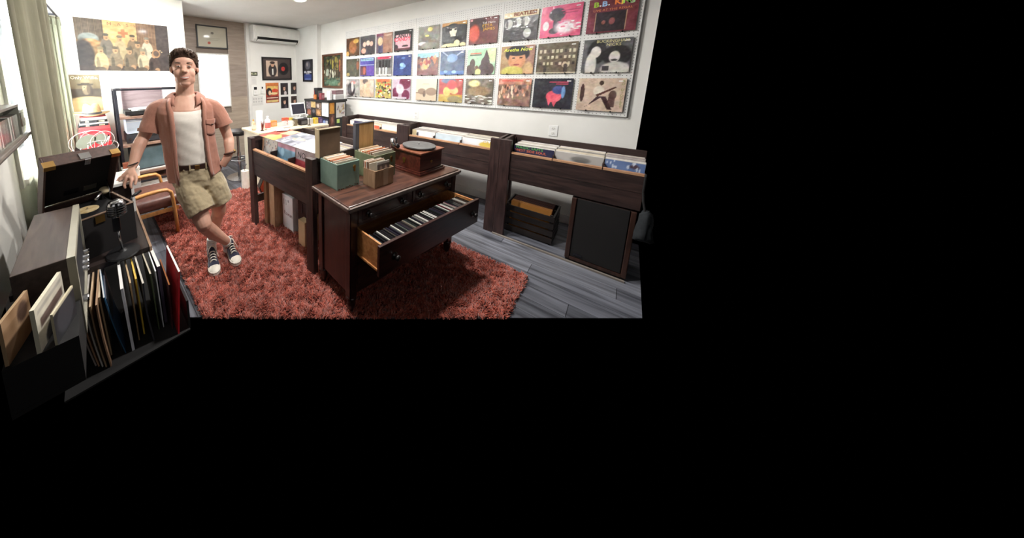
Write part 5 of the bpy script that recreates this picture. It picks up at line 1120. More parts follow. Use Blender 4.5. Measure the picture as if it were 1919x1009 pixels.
# counter
m_top = mat('speckled_cream_counter', (206,190,160), .4, c2=(222,208,182), scale=60)
m_cnt = mat('cream_counter_panel', (216,206,186), .6, c2=(226,218,200), scale=6)
ct = T('sales_counter', 'cream topped sales counter behind the island bin', 'counter', (2.1,3.4,0))
obj('front_panel', MB().bx(1.68,2.74,3.16,3.19,0,.79), m_cnt, ct); obj('end_panel', MB().bx(1.645,1.68,3.16,3.62,0,.79), m_cnt, ct); 
obj('worktop', MB().prism([(1.625,3.12),(2.76,2.98),(2.76,3.64),(1.625,3.66)], .79, .835), m_top, ct, bevel=.012)
obj('corner_strip', MB().bx(1.635,1.69,3.145,3.165,0,.79), m_trim, ct)
zc = .8355
def bottle(x, y, r_, h_, c, cap, lab, lbl=None, neck=.35):
    b = T('bottle', lab, 'bottle', (x,y,zc))
    m = mat('bottle_'+'_'.join(map(str,c)), c, .3, coat=.3)
    obj('body', MB().lathe([(r_*.9,zc),(r_,zc+.006),(r_,zc+h_*.62),(r_*.75,zc+h_*.74),(r_*neck,zc+h_*.82),(r_*neck,zc+h_*.9),(0,zc+h_*.9)], (x,y,0), 18), m, b, smooth=True)
    obj('cap', MB().lathe([(r_*neck*1.15,zc+h_*.88),(r_*neck*1.15,zc+h_),(0,zc+h_)], (x,y,0), 14), mat('cap_'+'_'.join(map(str,cap)), cap, .4), b)
    if lbl: obj('label', MB().lathe([(r_*1.012,zc+h_*.15),(r_*1.012,zc+h_*.55)], (x,y,0), 18), mat('label_'+'_'.join(map(str,lbl)), lbl, .5), b)
    return b
bottle(1.83,3.24,.042,.19,(236,236,236),(240,240,240),'white plastic bottle with a red label on the counter',(206,116,110))
bottle(1.665,3.34,.028,.15,(196,176,140),(216,140,70),'small amber bottle with an orange cap at the counter end',(214,206,190))
bx_ = T('white_carton', 'tall narrow white carton on the counter', 'box', (1.80,3.42,zc)); obj('body', MB().bx(1.765,1.84,3.39,3.45,zc,zc+.25), m_white, bx_, bevel=.002); obj('flap', MB().bx(1.768,1.837,3.393,3.447,zc+.25,zc+.254), m_trim, bx_)
rs = T('red_figurine', 'dark red branching ornament on the counter edge', 'ornament', (1.73,3.22,zc))
rt = MB(); rng2 = random.Random(4)
for i in range(9):
    a = rng2.uniform(0,6.28); l_ = rng2.uniform(.012,.034); rt.tube([(1.73,3.22,zc),(1.73+l_*.5*math.cos(a),3.22+l_*.5*math.sin(a),zc+.05),(1.73+l_*math.cos(a),3.22+l_*math.sin(a),zc+rng2.uniform(.08,.15))], [.010,.008,.003], 6)
obj('branches', rt, mat('dark_red_ceramic', (112,40,36), .4, c2=(140,70,60), scale=40), rs); obj('base', MB().lathe([(.025,zc),(.02,zc+.012)], (1.73,3.22,0), 12), m_dres, rs)
def small(name, lab, cat, x, y, w, d, h, c, z=None, rz=0, extra=None):
    z = zc if z is None else z
    t = T(name, lab, cat, (x,y,z), rz); m = mat('small_'+'_'.join(map(str,c)), c, .5)
    obj('body', MB().bx(-w/2,w/2,-d/2,d/2,0,h), m, t, local=True, bevel=min(.004,h*.2))
    obj(extra or 'lid', MB().bx(-w*.42,w*.42,-d/2-.001,-d/2,h*.2,h*.75), mat('trim_'+'_'.join(map(str,c)), tuple(min(255,int(k2*.6+70)) for k2 in c), .5), t, local=True); return t
small('tape_box','orange box behind the white bottle on the counter','box',2.02,3.42,.10,.08,.085,(196,128,66))
def mug(x, y, r_, h_, c, lab):
    t = T('mug', lab, 'mug', (x,y,zc)); m = mat('mug_'+'_'.join(map(str,c)), c, .3)
    obj('cup', MB().lathe([(r_*.85,zc),(r_,zc+.008),(r_,zc+h_),(r_*.88,zc+h_),(r_*.85,zc+.01),(0,zc+.01)], (x,y,0), 18), m, t, smooth=False)
    obj('handle', MB().tube([(x+r_,y,zc+h_*.8),(x+r_+.022,y,zc+h_*.7),(x+r_+.022,y,zc+h_*.35),(x+r_,y,zc+h_*.2)], .005, 8), m, t, smooth=True); return t
mug(2.09,3.22,.038,.09,(206,206,206),'pale mug at the left of the counter clutter'); mug(2.20,3.22,.04,.085,(226,226,224),'white mug in the middle of the counter clutter'); mug(2.30,3.24,.034,.085,(120,110,90),'olive patterned jar in the counter clutter')
small('card_dish','white dish in front of the mugs','dish',2.06,3.14,.13,.06,.03,(222,216,210),extra='front_print')
small('sticker_box','black box with a round red sticker on the counter','box',2.41,3.20,.12,.08,.095,(34,30,36),extra='label'); small('sticker_box','grey and white sticker box beside the red sticker box','box',2.53,3.19,.10,.07,.085,(196,192,190),extra='label'); small('sticker_box','yellow sticker box at the right of the counter','box',2.635,3.17,.07,.07,.09,(206,176,60),extra='label'); small('sticker_box','purple sticker box at the right end of the counter','box',2.715,3.16,.06,.07,.085,(84,60,110),extra='label')
small('toy_pile','small red and yellow toy behind the mugs','toy',2.26,3.45,.10,.06,.10,(190,80,56)); small('lemon_tin','yellow tin beside the tablet stand','tin',2.40,3.50,.05,.05,.08,(214,190,80))
small('cash_drawer','flat black cash drawer under the tablet','cash drawer',2.57,3.46,.32,.24,.06,(30,30,34),extra='front'); small('paper_stack','short stack of white paper beside the tablet','paper',2.70,3.55,.09,.14,.105,(236,234,230),extra='edge')
tab = T('tablet_stand', 'white point of sale tablet tilted on a stand on the counter', 'tablet', (2.56,3.5,zc+.0605))
TM = Matrix.Translation((2.53,3.47,1.05)) @ Matrix.Rotation(R(-14),4,'X')
def tb_(x0,x1,y0,y1,z0,z1):
    t = MB().bx(x0,x1,y0,y1,z0,z1); return MB().add([tuple(TM @ Vector(v)) for v in t.v], t.f)
obj('housing', tb_(-.145,.145,0,.016,-.10,.10), m_white, tab, bevel=.008); obj('screen', tb_(-.125,.125,-.002,0,-.08,.08), mat('dark_tablet_screen', (40,40,50), .15), tab)
obj('stand', MB().bx(2.50,2.56,3.49,3.52,.896,1.0).bx(2.45,2.61,3.44,3.56,.896,.905), m_white, tab)
sn = T('sign_stand', 'little olive sign on a thin black post on the counter', 'sign', (2.46,3.10,zc)); obj('post', MB().tube([(2.46,3.10,zc),(2.46,3.10,zc+.13)], .005, 8), m_blackm, sn); obj('plate', MB().bx(2.42,2.50,3.097,3.103,zc+.12,zc+.15), mat('olive_sign', (120,124,90), .5), sn); obj('foot', MB().lathe([(.03,zc),(.03,zc+.006),(0,zc+.008)], (2.46,3.10,0), 16), m_blackm, sn)
# bar stool
bs = T('bar_stool', 'black round bar stool on a chrome post at the end of the counter', 'stool', (1.67,3.90,0))
obj('seat', MB().lathe([(0,.69),(.15,.69),(.165,.70),(.168,.73),(.16,.755),(.0,.765)], (1.67,3.90,0), 28), mat('black_vinyl', (26,24,26), .4), bs, smooth=False); obj('post', MB().lathe([(.03,.02),(.03,.40),(.022,.40),(.022,.69)], (1.67,3.90,0), 16), m_metal, bs); obj('base', MB().lathe([(0,0),(.2,0),(.2,.008),(.06,.025),(0,.03)], (1.67,3.90,0), 32), m_metal, bs)
obj('foot_ring', MB().tube([(1.67+.14*math.cos(t),3.90+.14*math.sin(t),.30) for t in [i*2*math.pi/24 for i in range(25)]], .009, 8).tube([(1.67,3.90,.30),(1.81,3.90,.30)], .008, 6), m_metal, bs, smooth=True)
pr = T('paper_towel_roll', 'white paper towel roll standing on the floor by the counter end', 'paper roll', (1.53,3.40,0)); obj('roll', MB().lathe([(.055,.0),(.055,.27),(.02,.27),(.02,.26)], (1.53,3.40,0), 24), m_paper, pr); obj('holder', MB().tube([(1.53,3.40,.26),(1.53,3.40,.32),(1.56,3.40,.36)], .006, 8), m_metal, pr)
# black shelf unit plastered with pictures
us = T('black_shelf_unit', 'black cabinet covered with pinned pictures between the counter and the far bin', 'cabinet', (3.2,3.58,0))
obj('side_panel', MB().bx(3.0,3.015,3.27,3.90,0,1.13), m_black, us); obj('side_panel', MB().bx(3.425,3.44,3.27,3.90,0,1.13), m_black, us); obj('top', MB().bx(2.985,3.455,3.255,3.905,1.13,1.165), m_black, us, bevel=.003); obj('front_panel', MB().bx(3.015,3.425,3.28,3.295,0,1.13), m_black, us); obj('back_panel', MB().bx(3.015,3.425,3.885,3.90,0,1.13), m_black, us)
def pin(face, u, z0, w, h, c, ops, lab, n=18):
    a = lp_art(c, ops, n)
    if face == 'f': o = sheet('pinned_picture', w, h, .001, a, p_matte, None, (u,3.2795,z0), 0)
    else: o = sheet('pinned_picture', w, h, .001, a, p_matte, None, (2.9995,u,z0), rot_r)
    tag(o, lab + ' pinned to the black cabinet', 'picture', 'pictures on the black cabinet')
pin('f',3.10,.93,.115,.19,(206,140,50),[('n',14,8),('e',.5,.5,.3,.3,(222,160,60),.5)],'orange card')
pin('f',3.315,.85,.23,.265,(214,210,206),[('speck',24,[(160,120,120),(196,170,90),(120,110,120)],.06,.05,(.1,.25,.9,.85))],'white sheet with a sketchy coloured drawing')
pin('f',3.10,.72,.125,.20,(96,60,52),[('e',.5,.5,.24,.3,(150,100,80),.5),('n',10,6)],'brown portrait photo')
pin('f',3.25,.755,.07,.07,(196,220,120),[],'lime sticky note')
pin('s',3.34,.89,.17,.24,(232,232,232),[('p',[(.4,.3),(.5,.65),(.62,.3)],(190,190,196))],'white sheet with a faint triangle')
pin('s',3.51,1.0,.14,.115,(110,90,80),[('n',22,6),('e',.4,.5,.2,.3,(206,196,186),.5)],'upper brown photo')
pin('s',3.51,.885,.14,.11,(160,120,80),[('n',26,6),('e',.5,.5,.3,.3,(206,160,110),.5)],'lower tan photo')
pin('s',3.66,1.02,.13,.11,(206,176,120),[('n',10,5)],'pale yellow note')
pin('s',3.79,.99,.13,.14,(120,110,116),[('n',26,7)],'grey crowd photo')
pin('s',3.65,.90,.12,.11,(50,46,48),[('e',.5,.5,.3,.3,(96,96,104),.5)],'dark round picture')
pin('s',3.78,.88,.11,.10,(150,90,70),[('n',24,6)],'reddish snapshot')
pin('s',3.35,.70,.16,.15,(40,44,80),[('e',.4,.6,.2,.2,(150,170,220),.5),('r',.6,.1,.95,.8,(200,200,206))],'navy leaflet')
zu = 1.1655
def on(name, lab, cat, x, y, w, d, h, c, z=zu, e='front_label'): return small(name, lab, cat, x, y, w, d, h, c, z, 0, e)
on('camera_box','white box with a round camera picture on the black cabinet','box',3.31,3.36,.22,.12,.09,(206,206,206)); on('photo_box','dark pink striped box on top of the camera picture box','box',3.32,3.37,.20,.11,.065,(120,90,96),zu+.0905)
on('white_bottle_box','white narrow box left of the camera picture box','box',3.135,3.38,.05,.08,.15,(226,226,226)); on('red_tin','maroon tin on the black cabinet','tin',3.065,3.50,.07,.07,.115,(116,44,52)); on('cream_packet','cream packet next to the narrow white box','packet',3.19,3.45,.05,.06,.13,(214,196,180)); on('black_speaker_box','small black box at the back of the black cabinet top','box',3.12,3.66,.12,.10,.20,(28,28,30))
pc = T('pencil_cup', 'orange cup of pens at the left of the black cabinet top', 'cup', (3.05,3.66,zu)); obj('cup', MB().lathe([(.03,zu),(.034,zu+.085),(.030,zu+.085),(.027,zu+.01),(0,zu+.01)], (3.05,3.66,0), 16), mat('orange_cup', (176,104,52), .5), pc)
for i, (dx, c) in enumerate(((-.015,(170,40,40)),(.0,(40,40,60)),(.014,(120,30,36)))): obj('pen', MB().tube([(3.05+dx*.5,3.66,zu+.012),(3.05+dx*1.6,3.66+.01*i,zu+.16)], .004, 6), mat('pen_%d' % i, c, .4), pc)
# ------------------------------------------------------------------ the man
def skin_mat():
    m = mat('skin', (200,153,132), .5, c2=(208,163,142), scale=18); b = m.node_tree.nodes['Principled BSDF']
    b.inputs['Subsurface Weight'].default_value = .08; b.inputs['Subsurface Radius'].default_value = (.02,.008,.005); return m
m_skin = skin_mat()
La = Vector((.95,-.312,0)).normalized(); Fw = Vector((-.312,-.95,0)).normalized(); Up = Vector((0,0,1))
man = T('person', 'smiling man in an open terracotta shirt and khaki shorts leaning on the gramophone case', 'person', (.64,2.1,0))
def ringp(c, a, b, n=28, La=La, Fw=Fw, tilt=0.0):
    """ellipse ring; theta 0 looks forward, positive towards image right"""
    c = Vector(c)
    return [tuple(c + La*(a*math.sin(t)) + Fw*(b*math.cos(t)) + Up*(tilt*math.cos(t))) for t in [i*2*math.pi/n for i in range(n)]]
def limb(mb, pts, rad, n=14, sub=5):
    P = [Vector(p) for p in pts]; out = []; rr = []
    for i in range(len(P)-1):
        p0 = P[max(i-1,0)]; p1 = P[i]; p2 = P[i+1]; p3 = P[min(i+2,len(P)-1)]
        for k_ in range(sub):
            t = k_/sub
            out.append(.5*((2*p1)+(p2-p0)*t+(2*p0-5*p1+4*p2-p3)*t*t+(3*p1-p0-3*p2+p3)*t**3)); rr.append(rad[i]+(rad[i+1]-rad[i])*t)
    out.append(P[-1]); rr.append(rad[-1])
    mb.tube(out, rr, n); return mb
def voxel(o, size, smooth=4):
    r_ = o.modifiers.new('surface','REMESH'); r_.mode = 'VOXEL'; r_.voxel_size = size; r_.use_smooth_shade = True
    s_ = o.modifiers.new('relax','SMOOTH'); s_.factor = .5; s_.iterations = smooth
    return o
HC = Vector((.553,2.19,1.632)); Hf = Vector((-.27,-.963,0)).normalized(); Hl = Vector((.963,-.27,0)).normalized()
HT = Matrix.Rotation(R(2),3,'Y')
def H(l, f, z): return tuple(HC + Hl*l*1.13 + Hf*f + Up*z)
HW = 1.13
HM = Matrix((Hl*HW, Hf, Up)).transposed().to_4x4()
body = MB()
def hell(c, r_, n=18, m=13): body.ell(H(*c), r_, n, m, HM)
# head
hell((0,-.012,.028),(.076,.095,.100)); hell((0,.018,-.058),(.062,.068,.082)); hell((0,.050,-.114),(.032,.032,.025))
hell((.034,.040,-.040),(.031,.036,.040)); hell((-.034,.040,-.040),(.031,.036,.040)); hell((0,.056,-.082),(.036,.032,.034))
hell((0,.058,.045),(.055,.024,.030)); hell((.032,.066,.026),(.022,.016,.009)); hell((-.032,.066,.026),(.022,.016,.009))
hell((.046,.004,-.085),(.016,.040,.030)); hell((-.046,.004,-.085),(.016,.040,.030))
body.loft([[H(-.009,.078,.022),H(.009,.078,.022),H(.011,.06,.022),H(-.011,.06,.022)],[H(-.011,.090,-.002),H(.011,.090,-.002),H(.017,.06,0),H(-.017,.06,0)],[H(-.015,.103,-.024),H(.015,.103,-.024),H(.022,.06,-.02),H(-.022,.06,-.02)],[H(-.014,.096,-.036),H(.014,.096,-.036),H(.02,.06,-.038),H(-.02,.06,-.038)]])
hell((0,.098,-.027),(.011,.014,.012)); hell((.013,.086,-.030),(.008,.012,.009)); hell((-.013,.086,-.030),(.008,.012,.009))
for s_ in (-1,1): body.ell(H(.080*s_,-.012,-.008),(.009,.018,.031),12,9,HM @ Matrix.Rotation(R(12*s_),4,'Z'))
# neck, shoulders, chest
limb(body, [(.555,2.225,1.36),(.552,2.222,1.44),(.550,2.205,1.50),(.553,2.195,1.55)], [.078,.066,.062,.062], 18)
TC = {.84:(.562,2.164,.150,.104),.80:(.567,2.163,.168,.118),.90:(.556,2.166,.142,.098),1.0:(.549,2.172,.140,.098),1.12:(.543,2.178,.148,.102),1.24:(.541,2.185,.158,.106),1.32:(.543,2.193,.158,.096),1.375:(.547,2.203,.120,.074),1.41:(.55,2.212,.095,.062),1.435:(.551,2.216,.062,.052)}
body.loft([ringp((TC[z][0],TC[z][1],z),TC[z][2],TC[z][3]) for z in sorted(TC)])
# arms
limb(body, [(.41,2.258,1.325),(.358,2.278,1.295),(.310,2.283,1.22),(.262,2.272,1.135),(.225,2.245,1.08),(.185,2.195,.99),(.165,2.172,.953)], [.050,.048,.045,.042,.044,.033,.027], 14)
limb(body, [(.68,2.17,1.325),(.732,2.150,1.295),(.780,2.125,1.21),(.822,2.115,1.075),(.815,2.085,1.02),(.797,2.058,.945),(.745,2.075,.855)], [.050,.048,.044,.041,.042,.033,.028], 14)
# resting hand
hm = MB()
def hand(mb):
    w_ = Vector((.165,2.172,.953))
    mb.loft([[tuple(p) for p in ring] for ring in (
        [w_+Vector(q) for q in ((-.022,.012,-.004),(-.004,.0,.014),(.016,-.012,.012),(.02,-.016,-.008),(.002,0,-.018),(-.016,.012,-.014))],
        [Vector((.138,2.14,.922))+Vector(q) for q in ((-.036,.036,-.006),(-.004,.0,.014),(.026,-.034,.008),(.03,-.036,-.012),(.0,0,-.02),(-.032,.036,-.018))],
        [Vector((.118,2.132,.900))+Vector(q) for q in ((-.030,.064,-.008),(.0,.006,.012),(.034,-.052,.004),(.032,-.05,-.018),(0,.004,-.022),(-.03,.06,-.024))])])
    for kn, md, tp, r0 in (((.091,2.193,.889),(.074,2.190,.863),(.076,2.180,.842),.0085),((.106,2.160,.902),(.087,2.152,.862),(.090,2.142,.838),.0095),((.126,2.116,.905),(.108,2.106,.864),(.112,2.098,.838),.010),((.148,2.082,.896),(.139,2.066,.864),(.142,2.060,.840),.0095)):
        c0 = Vector((.135,2.135,.915)).lerp(Vector(kn), .55)
        limb(mb, [tuple(c0), kn, md, tp], [r0*1.15,r0*1.15,r0,r0*.8], 10, 4)
    limb(mb, [(.165,2.150,.935),(.173,2.105,.915),(.172,2.070,.893),(.160,2.052,.862)], [.014,.012,.0105,.008], 10, 4)
hand(body)
# legs
limb(body, [(.505,2.150,.80),(.515,2.10,.66),(.540,1.985,.490),(.552,1.985,.450),(.617,2.040,.350),(.690,2.085,.250),(.752,2.118,.165),(.770,2.150,.10)], [.088,.078,.058,.052,.053,.043,.035,.034], 16)
limb(body, [(.660,2.13,.80),(.690,2.125,.64),(.709,2.118,.480),(.706,2.135,.44),(.690,2.175,.34),(.668,2.185,.23),(.648,2.178,.15),(.645,2.178,.09)], [.088,.076,.056,.051,.053,.042,.035,.034], 16)
ob = voxel(obj('body', body, m_skin, man, smooth=True), .0040, 9)
# face
def face(name, mb, m, **k): return obj(name, mb, m, man, smooth=True, **k)
m_eye = mat('eye_white', (176,164,156), .35); m_iris = mat('brown_iris', (50,36,30), .15); m_hair = mat('dark_brown_hair', (62,45,36), .6, c2=(96,72,55), scale=40, stretch=(1,1,.2), bump=.2)
m_lip = mat('lips', (178,118,106), .5); m_teeth = mat('teeth', (232,226,216), .3)
for s_ in (-1,1):
    face('eye', MB().ell(H(.031*s_,.0745,.008),(.0120,.009,.0058),14,9,HM), m_eye)
    face('iris', MB().ell(H(.031*s_,.0805,.007),(.0054,.0035,.0054),12,7,HM), m_iris)
    face('eyelid', MB().tube([H((.031+d_)*s_,.0785-.35*abs(d_)-(.004 if abs(d_)>.012 else 0),.0140-18*d_*d_) for d_ in (-.015,-.008,0,.008,.015)], [.0022,.003,.0032,.003,.0022], 8), m_skin)
    face('lash_line', MB().tube([H((.031+d_)*s_,.0815-.35*abs(d_)-(.004 if abs(d_)>.012 else 0),.0115-16*d_*d_) for d_ in (-.013,-.007,0,.007,.013)], .0011, 6), m_iris)
    face('eyebrow', MB().tube([H((.033+d_)*s_,.0835-.45*abs(d_+.004),.031+.003*math.cos(d_*60)+(.10*d_ if d_ < .01 else -.04*d_)) for d_ in (-.020,-.010,0,.010,.020)], [(.002,.0025),(.003,.0042),(.003,.004),(.0028,.0034),(.0015,.0018)], 8), m_hair)
    face('nostril', MB().ell(H(.0085*s_,.0985,-.0375),(.0035,.003,.0018),8,5,HM), mat('nostril_shade_skin', (120,74,62), .7))
def curve_mouth(z0, sag, f0, n=9, wdt=.031): return [H(wdt*(-1+2*i/(n-1)), f0-.018*((-1+2*i/(n-1))**2), z0+sag*((-1+2*i/(n-1))**2)) for i in range(n)]
face('teeth', MB().tube(curve_mouth(-.0735,.009,.0900,9,.028), [(.002,.002)]+[(.003,.0046)]*7+[(.002,.002)], 8), m_teeth)
face('upper_lip', MB().tube(curve_mouth(-.0675,.0095,.0905), [.0015]+[.0036]*7+[.0015], 8), m_lip); face('lower_lip', MB().tube(curve_mouth(-.0815,.0155,.0885), [.0015]+[.0046]*7+[.0015], 8), m_lip)
# hair: a cap with an uneven hairline and loose tufts
hr = random.Random(11); rings = []
NT = 44
def hairpt(th, t, lift=0.0, rough=.0025):
    """th 0 = front; t 0 crown .. 1 hairline"""
    f_ = math.cos(th); front = max(f_,0); back = max(-f_,0); side = 1-max(front,back)
    zlow = (.092+.008*math.sin(th*9+1)+.005*math.sin(th*17))*front**1.2 + .012*side*(1-front) - .070*back**.7 - .020*side
    z = .138 + (zlow-.138)*t**1.5
    rr = math.sin(min(t*1.25,1)*math.pi/2)
    th_ = lift + .004 + .010*front*(1-t*.4) + .006*(1-t) + rough*hr.random()
    return H((.079+th_*.7)*rr*math.sin(th), -.014+(.099+th_)*rr*math.cos(th)*(1-.13*front*t), z+lift*.5+.004*hr.random())
for k_ in range(12): rings.append([hairpt(i*2*math.pi/NT, .04+.96*k_/11) for i in range(NT)])
inner = [H(.070*math.sin(i*2*math.pi/NT), -.014+.084*math.cos(i*2*math.pi/NT), .07*max(math.cos(i*2*math.pi/NT),0)-.05*max(-math.cos(i*2*math.pi/NT),0)) for i in range(NT)]
hair = obj('hair', MB().loft([r_[::-1] for r_ in rings]+[inner[::-1]]), m_hair, man, smooth=True)
tf = MB()
for i in range(1300):
    th = hr.uniform(-math.pi, math.pi); t = hr.random()**.7
    ft = max(math.cos(th),0)
    # strands comb back and to one side on top, down on the sides
    dt = (.16 if t > .55 and ft < .5 else -.26*ft+.12*(1-ft)); dth = hr.uniform(.05,.34)*(1 if t < .8 else .5)+hr.uniform(-.12,.12)
    n_ = 5; pts = []
    rise = hr.uniform(.004,.016)*(.35+.65*ft) if t < .95 else .006
    for q in range(n_):
        u = q/(n_-1); pts.append(hairpt(th+dth*u, min(max(t+dt*u,.03),1.0), rise*math.sin(u*2.2)-.001, .001))
    tf.tube(pts, [.0022,.0024,.0022,.0016,.0005], 4, cap=False)
for i in range(90):
    th = hr.uniform(-1.25, 1.25); t = hr.uniform(.45,.97); dth = hr.uniform(-.05,.42); dt = -hr.uniform(.10,.34)
    if i % 6 == 0: dt = .05; dth = hr.uniform(-.2,.2)
    pts = []; rise = hr.uniform(.007,.017)
    for q in range(6):
        u = q/5; pts.append(hairpt(th+dth*u, min(max(t+dt*u,.05),1.02), rise*math.sin(u*2.0+.1)+.001, .0005))
    tf.tube(pts, [.0030,.0046,.0044,.0036,.0022,.0006], 5, cap=False)
obj('locks', tf, m_hair, hair, smooth=True, kind='stuff')
# clothes
def cloth2(name, c, c2=None, bump=.05, sc_=420): return mat(name, c, .9, c2=c2, scale=sc_, bump=bump, sheen=.3)
m_tee = cloth2('off_white_cotton', (222,214,204)); m_shirt = cloth2('terracotta_corduroy', (152,101,84), (172,120,101)); m_khaki = cloth2('khaki_twill', (156,140,110), (174,158,128)); m_belt = mat('dark_brown_belt', (46,28,24), .4); m_sock = cloth2('white_ribbed_sock', (226,224,222))
m_navy = cloth2('navy_canvas', (30,34,54), (44,48,70)); m_rub = mat('off_white_rubber', (216,210,198), .5)
tr = []
TZ = sorted(TC)
TT = {}
for z_ in [.90+.02*i for i in range(26)]+[1.375,1.41]:
    if z_ > 1.41: continue
    for q in range(len(TZ)-1):
        if TZ[q]-1e-6 <= z_ <= TZ[q+1]+1e-6:
            u = (z_-TZ[q])/(TZ[q+1]-TZ[q]); u = min(max(u,0),1); TT[round(z_,4)] = tuple(TC[TZ[q]][i]+(TC[TZ[q+1]][i]-TC[TZ[q]][i])*u for i in range(4)); break
for z,(x,y,a,b) in sorted(TT.items()):
    if z < .86: continue
    drop = -.066*max(0,(z-1.22)/.19)**1.5
    if z > 1.41: continue
    wr = .004*math.sin(z*90)
    rq = [tuple(Vector(q)+Up*(drop*max(math.cos(i_*2*math.pi/36),0))) for i_, q in enumerate(ringp((x,y,z+.004),a+.012,b+.014,36))]; c0 = Vector((x,y,z+.004)); amp_ = .0045 if z < 1.3 else .001
    tr.append([tuple(Vector(q)+(Vector(q)-c0)*(amp_/max(a,.05))*math.sin(i_*math.pi/6+z*47)*math.cos(i_*.5+z*21)) for i_, q in enumerate(rq)])
tee = obj('t_shirt', MB().loft(tr, cap=True), m_tee, man, smooth=True)
nk = MB(); nk.tube([Vector(p)+Up*.001 for p in tr[-1]]+[Vector(tr[-1][0])+Up*.001], .0045, 8); obj('neckband', nk, m_tee, tee, smooth=True)
# folds across the belly of the t-shirt
fl = MB()
for (z0,l0,z1,l1) in ((1.02,-.07,.97,.09),(1.08,-.09,1.05,.05),(.965,-.09,.93,.07),(1.13,-.08,1.12,.03)):
    pts = []
    for i in range(8):
        u = i/7; z = z0+(z1-z0)*u+.012*math.sin(u*3.1); l = l0+(l1-l0)*u
        cx, cy, a, b = .546, 2.174, .160, .117
        pts.append(tuple(Vector((cx,cy,z)) + La*l + Fw*(b*math.sqrt(max(0,1-(l/a)**2))-.002)))
    fl.tube([Vector(q)-Fw*.0035 for q in pts], [.001]+[.0055]*6+[.001], 8)
# overshirt: open in front
SHL = [(.775,.566,2.165,.196,.140,32,34),(.85,.562,2.166,.192,.136,32,34),(.93,.556,2.168,.188,.134,31,35),(1.02,.549,2.173,.186,.134,27,37),(1.12,.543,2.178,.188,.136,24,38),(1.22,.541,2.184,.193,.136,22,36),(1.30,.542,2.190,.203,.130,22,34),(1.345,.545,2.197,.204,.112,25,35),(1.38,.547,2.204,.178,.094,31,39),(1.41,.550,2.211,.136,.078,40,47),(1.435,.551,2.215,.092,.068,52,56)]
def shp(row, th, off=0.0):
    z, x, y, a, b = row[:5]
    fold = .006*math.sin(th*7+z*5)*(1 if z < 1.25 else .3)
    zz = z
    if row is SHL[0]: zz = z + (.055*max(math.sin(th),0) if th < math.pi else 0) + .006*math.sin(th*5)
    return tuple(Vector((x,y,zz)) + La*((a+fold+off)*math.sin(th)) + Fw*((b+fold+off)*math.cos(th)))
NS = 44; rings = []
for row in SHL:
    t0, t1 = R(row[6]), 2*math.pi-R(row[5])
    rings.append([shp(row, t0+(t1-t0)*i/(NS-1)) for i in range(NS)])
sm_ = MB().loft(rings, cap=False, closed=False)
limb(sm_, [(.425,2.250,1.345),(.372,2.276,1.322),(.334,2.281,1.25),(.302,2.274,1.165)], [.064,.069,.070,.074], 20)
limb(sm_, [(.672,2.172,1.342),(.726,2.152,1.318),(.768,2.128,1.25),(.792,2.112,1.175)], [.064,.069,.068,.070], 20)
shirt = obj('overshirt', sm_, m_shirt, man, smooth=True)
so = shirt.modifiers.new('cloth','SOLIDIFY'); so.thickness = .011; so.offset = -1
voxel(shirt, .0042, 6)
for c_, r_, d_ in (((.302,2.274,1.165),.075,(-.026,-.009,-.095)),((.792,2.112,1.175),.071,(.02,-.016,-.075))):
    dv = Vector(d_).normalized(); e1 = dv.cross(Vector((0,1,0))).normalized(); e2 = dv.cross(e1); rr = []
    for k_ in (-.022,.0): rr.append([tuple(Vector(c_) + dv*(k_+.002) + e1*(r_+.003)*math.cos(t) + e2*(r_+.003)*math.sin(t)) for t in [i*2*math.pi/24 for i in range(24)]])
    obj('sleeve_cuff', MB().loft(rr, cap=False), m_shirt, shirt, smooth=True)
# front plackets and seams
for side, idx in ((0,5),(1,6)):
    pts = []
    for row in SHL[:-1]:
        th = R(row[6]) if side else 2*math.pi-R(row[5]); pts.append(shp(row, th, .004))
    rr = []
    for q in range(len(pts)):
        p = Vector(pts[q]); th = R(SHL[q][6]+9) if side else 2*math.pi-R(SHL[q][5]+9)
        p2 = Vector(shp(SHL[q], th, .005)); rr.append([tuple(p), tuple(p2)])
    pk_ = obj('placket', MB().loft(rr, cap=False, closed=False), m_shirt, shirt, smooth=True); pk_.modifiers.new('cloth','SOLIDIFY').thickness = .003
# collar
rr = []
for z, a, b, o0, o1, dn in ((1.428,.088,.068,56,58,.050),(1.446,.084,.066,54,56,.055),(1.447,.090,.072,50,52,.060),(1.430,.116,.090,38,40,.068),(1.412,.136,.106,29,31,.072)):
    t0, t1 = R(o1), 2*math.pi-R(o0); n_ = 34; ring = []
    for i in range(n_):
        th = t0+(t1-t0)*i/(n_-1); ff = max(math.cos(th),0)
        ring.append(tuple(Vector((.551,2.213,z-dn*ff**1.2)) + La*a*math.sin(th) + Fw*(b*math.cos(th)+.030*ff)))
    rr.append(ring)
cl_ = obj('collar', MB().loft(rr, cap=False, closed=False), m_shirt, shirt, smooth=True); cl_.modifiers.new('cloth','SOLIDIFY').thickness = .004
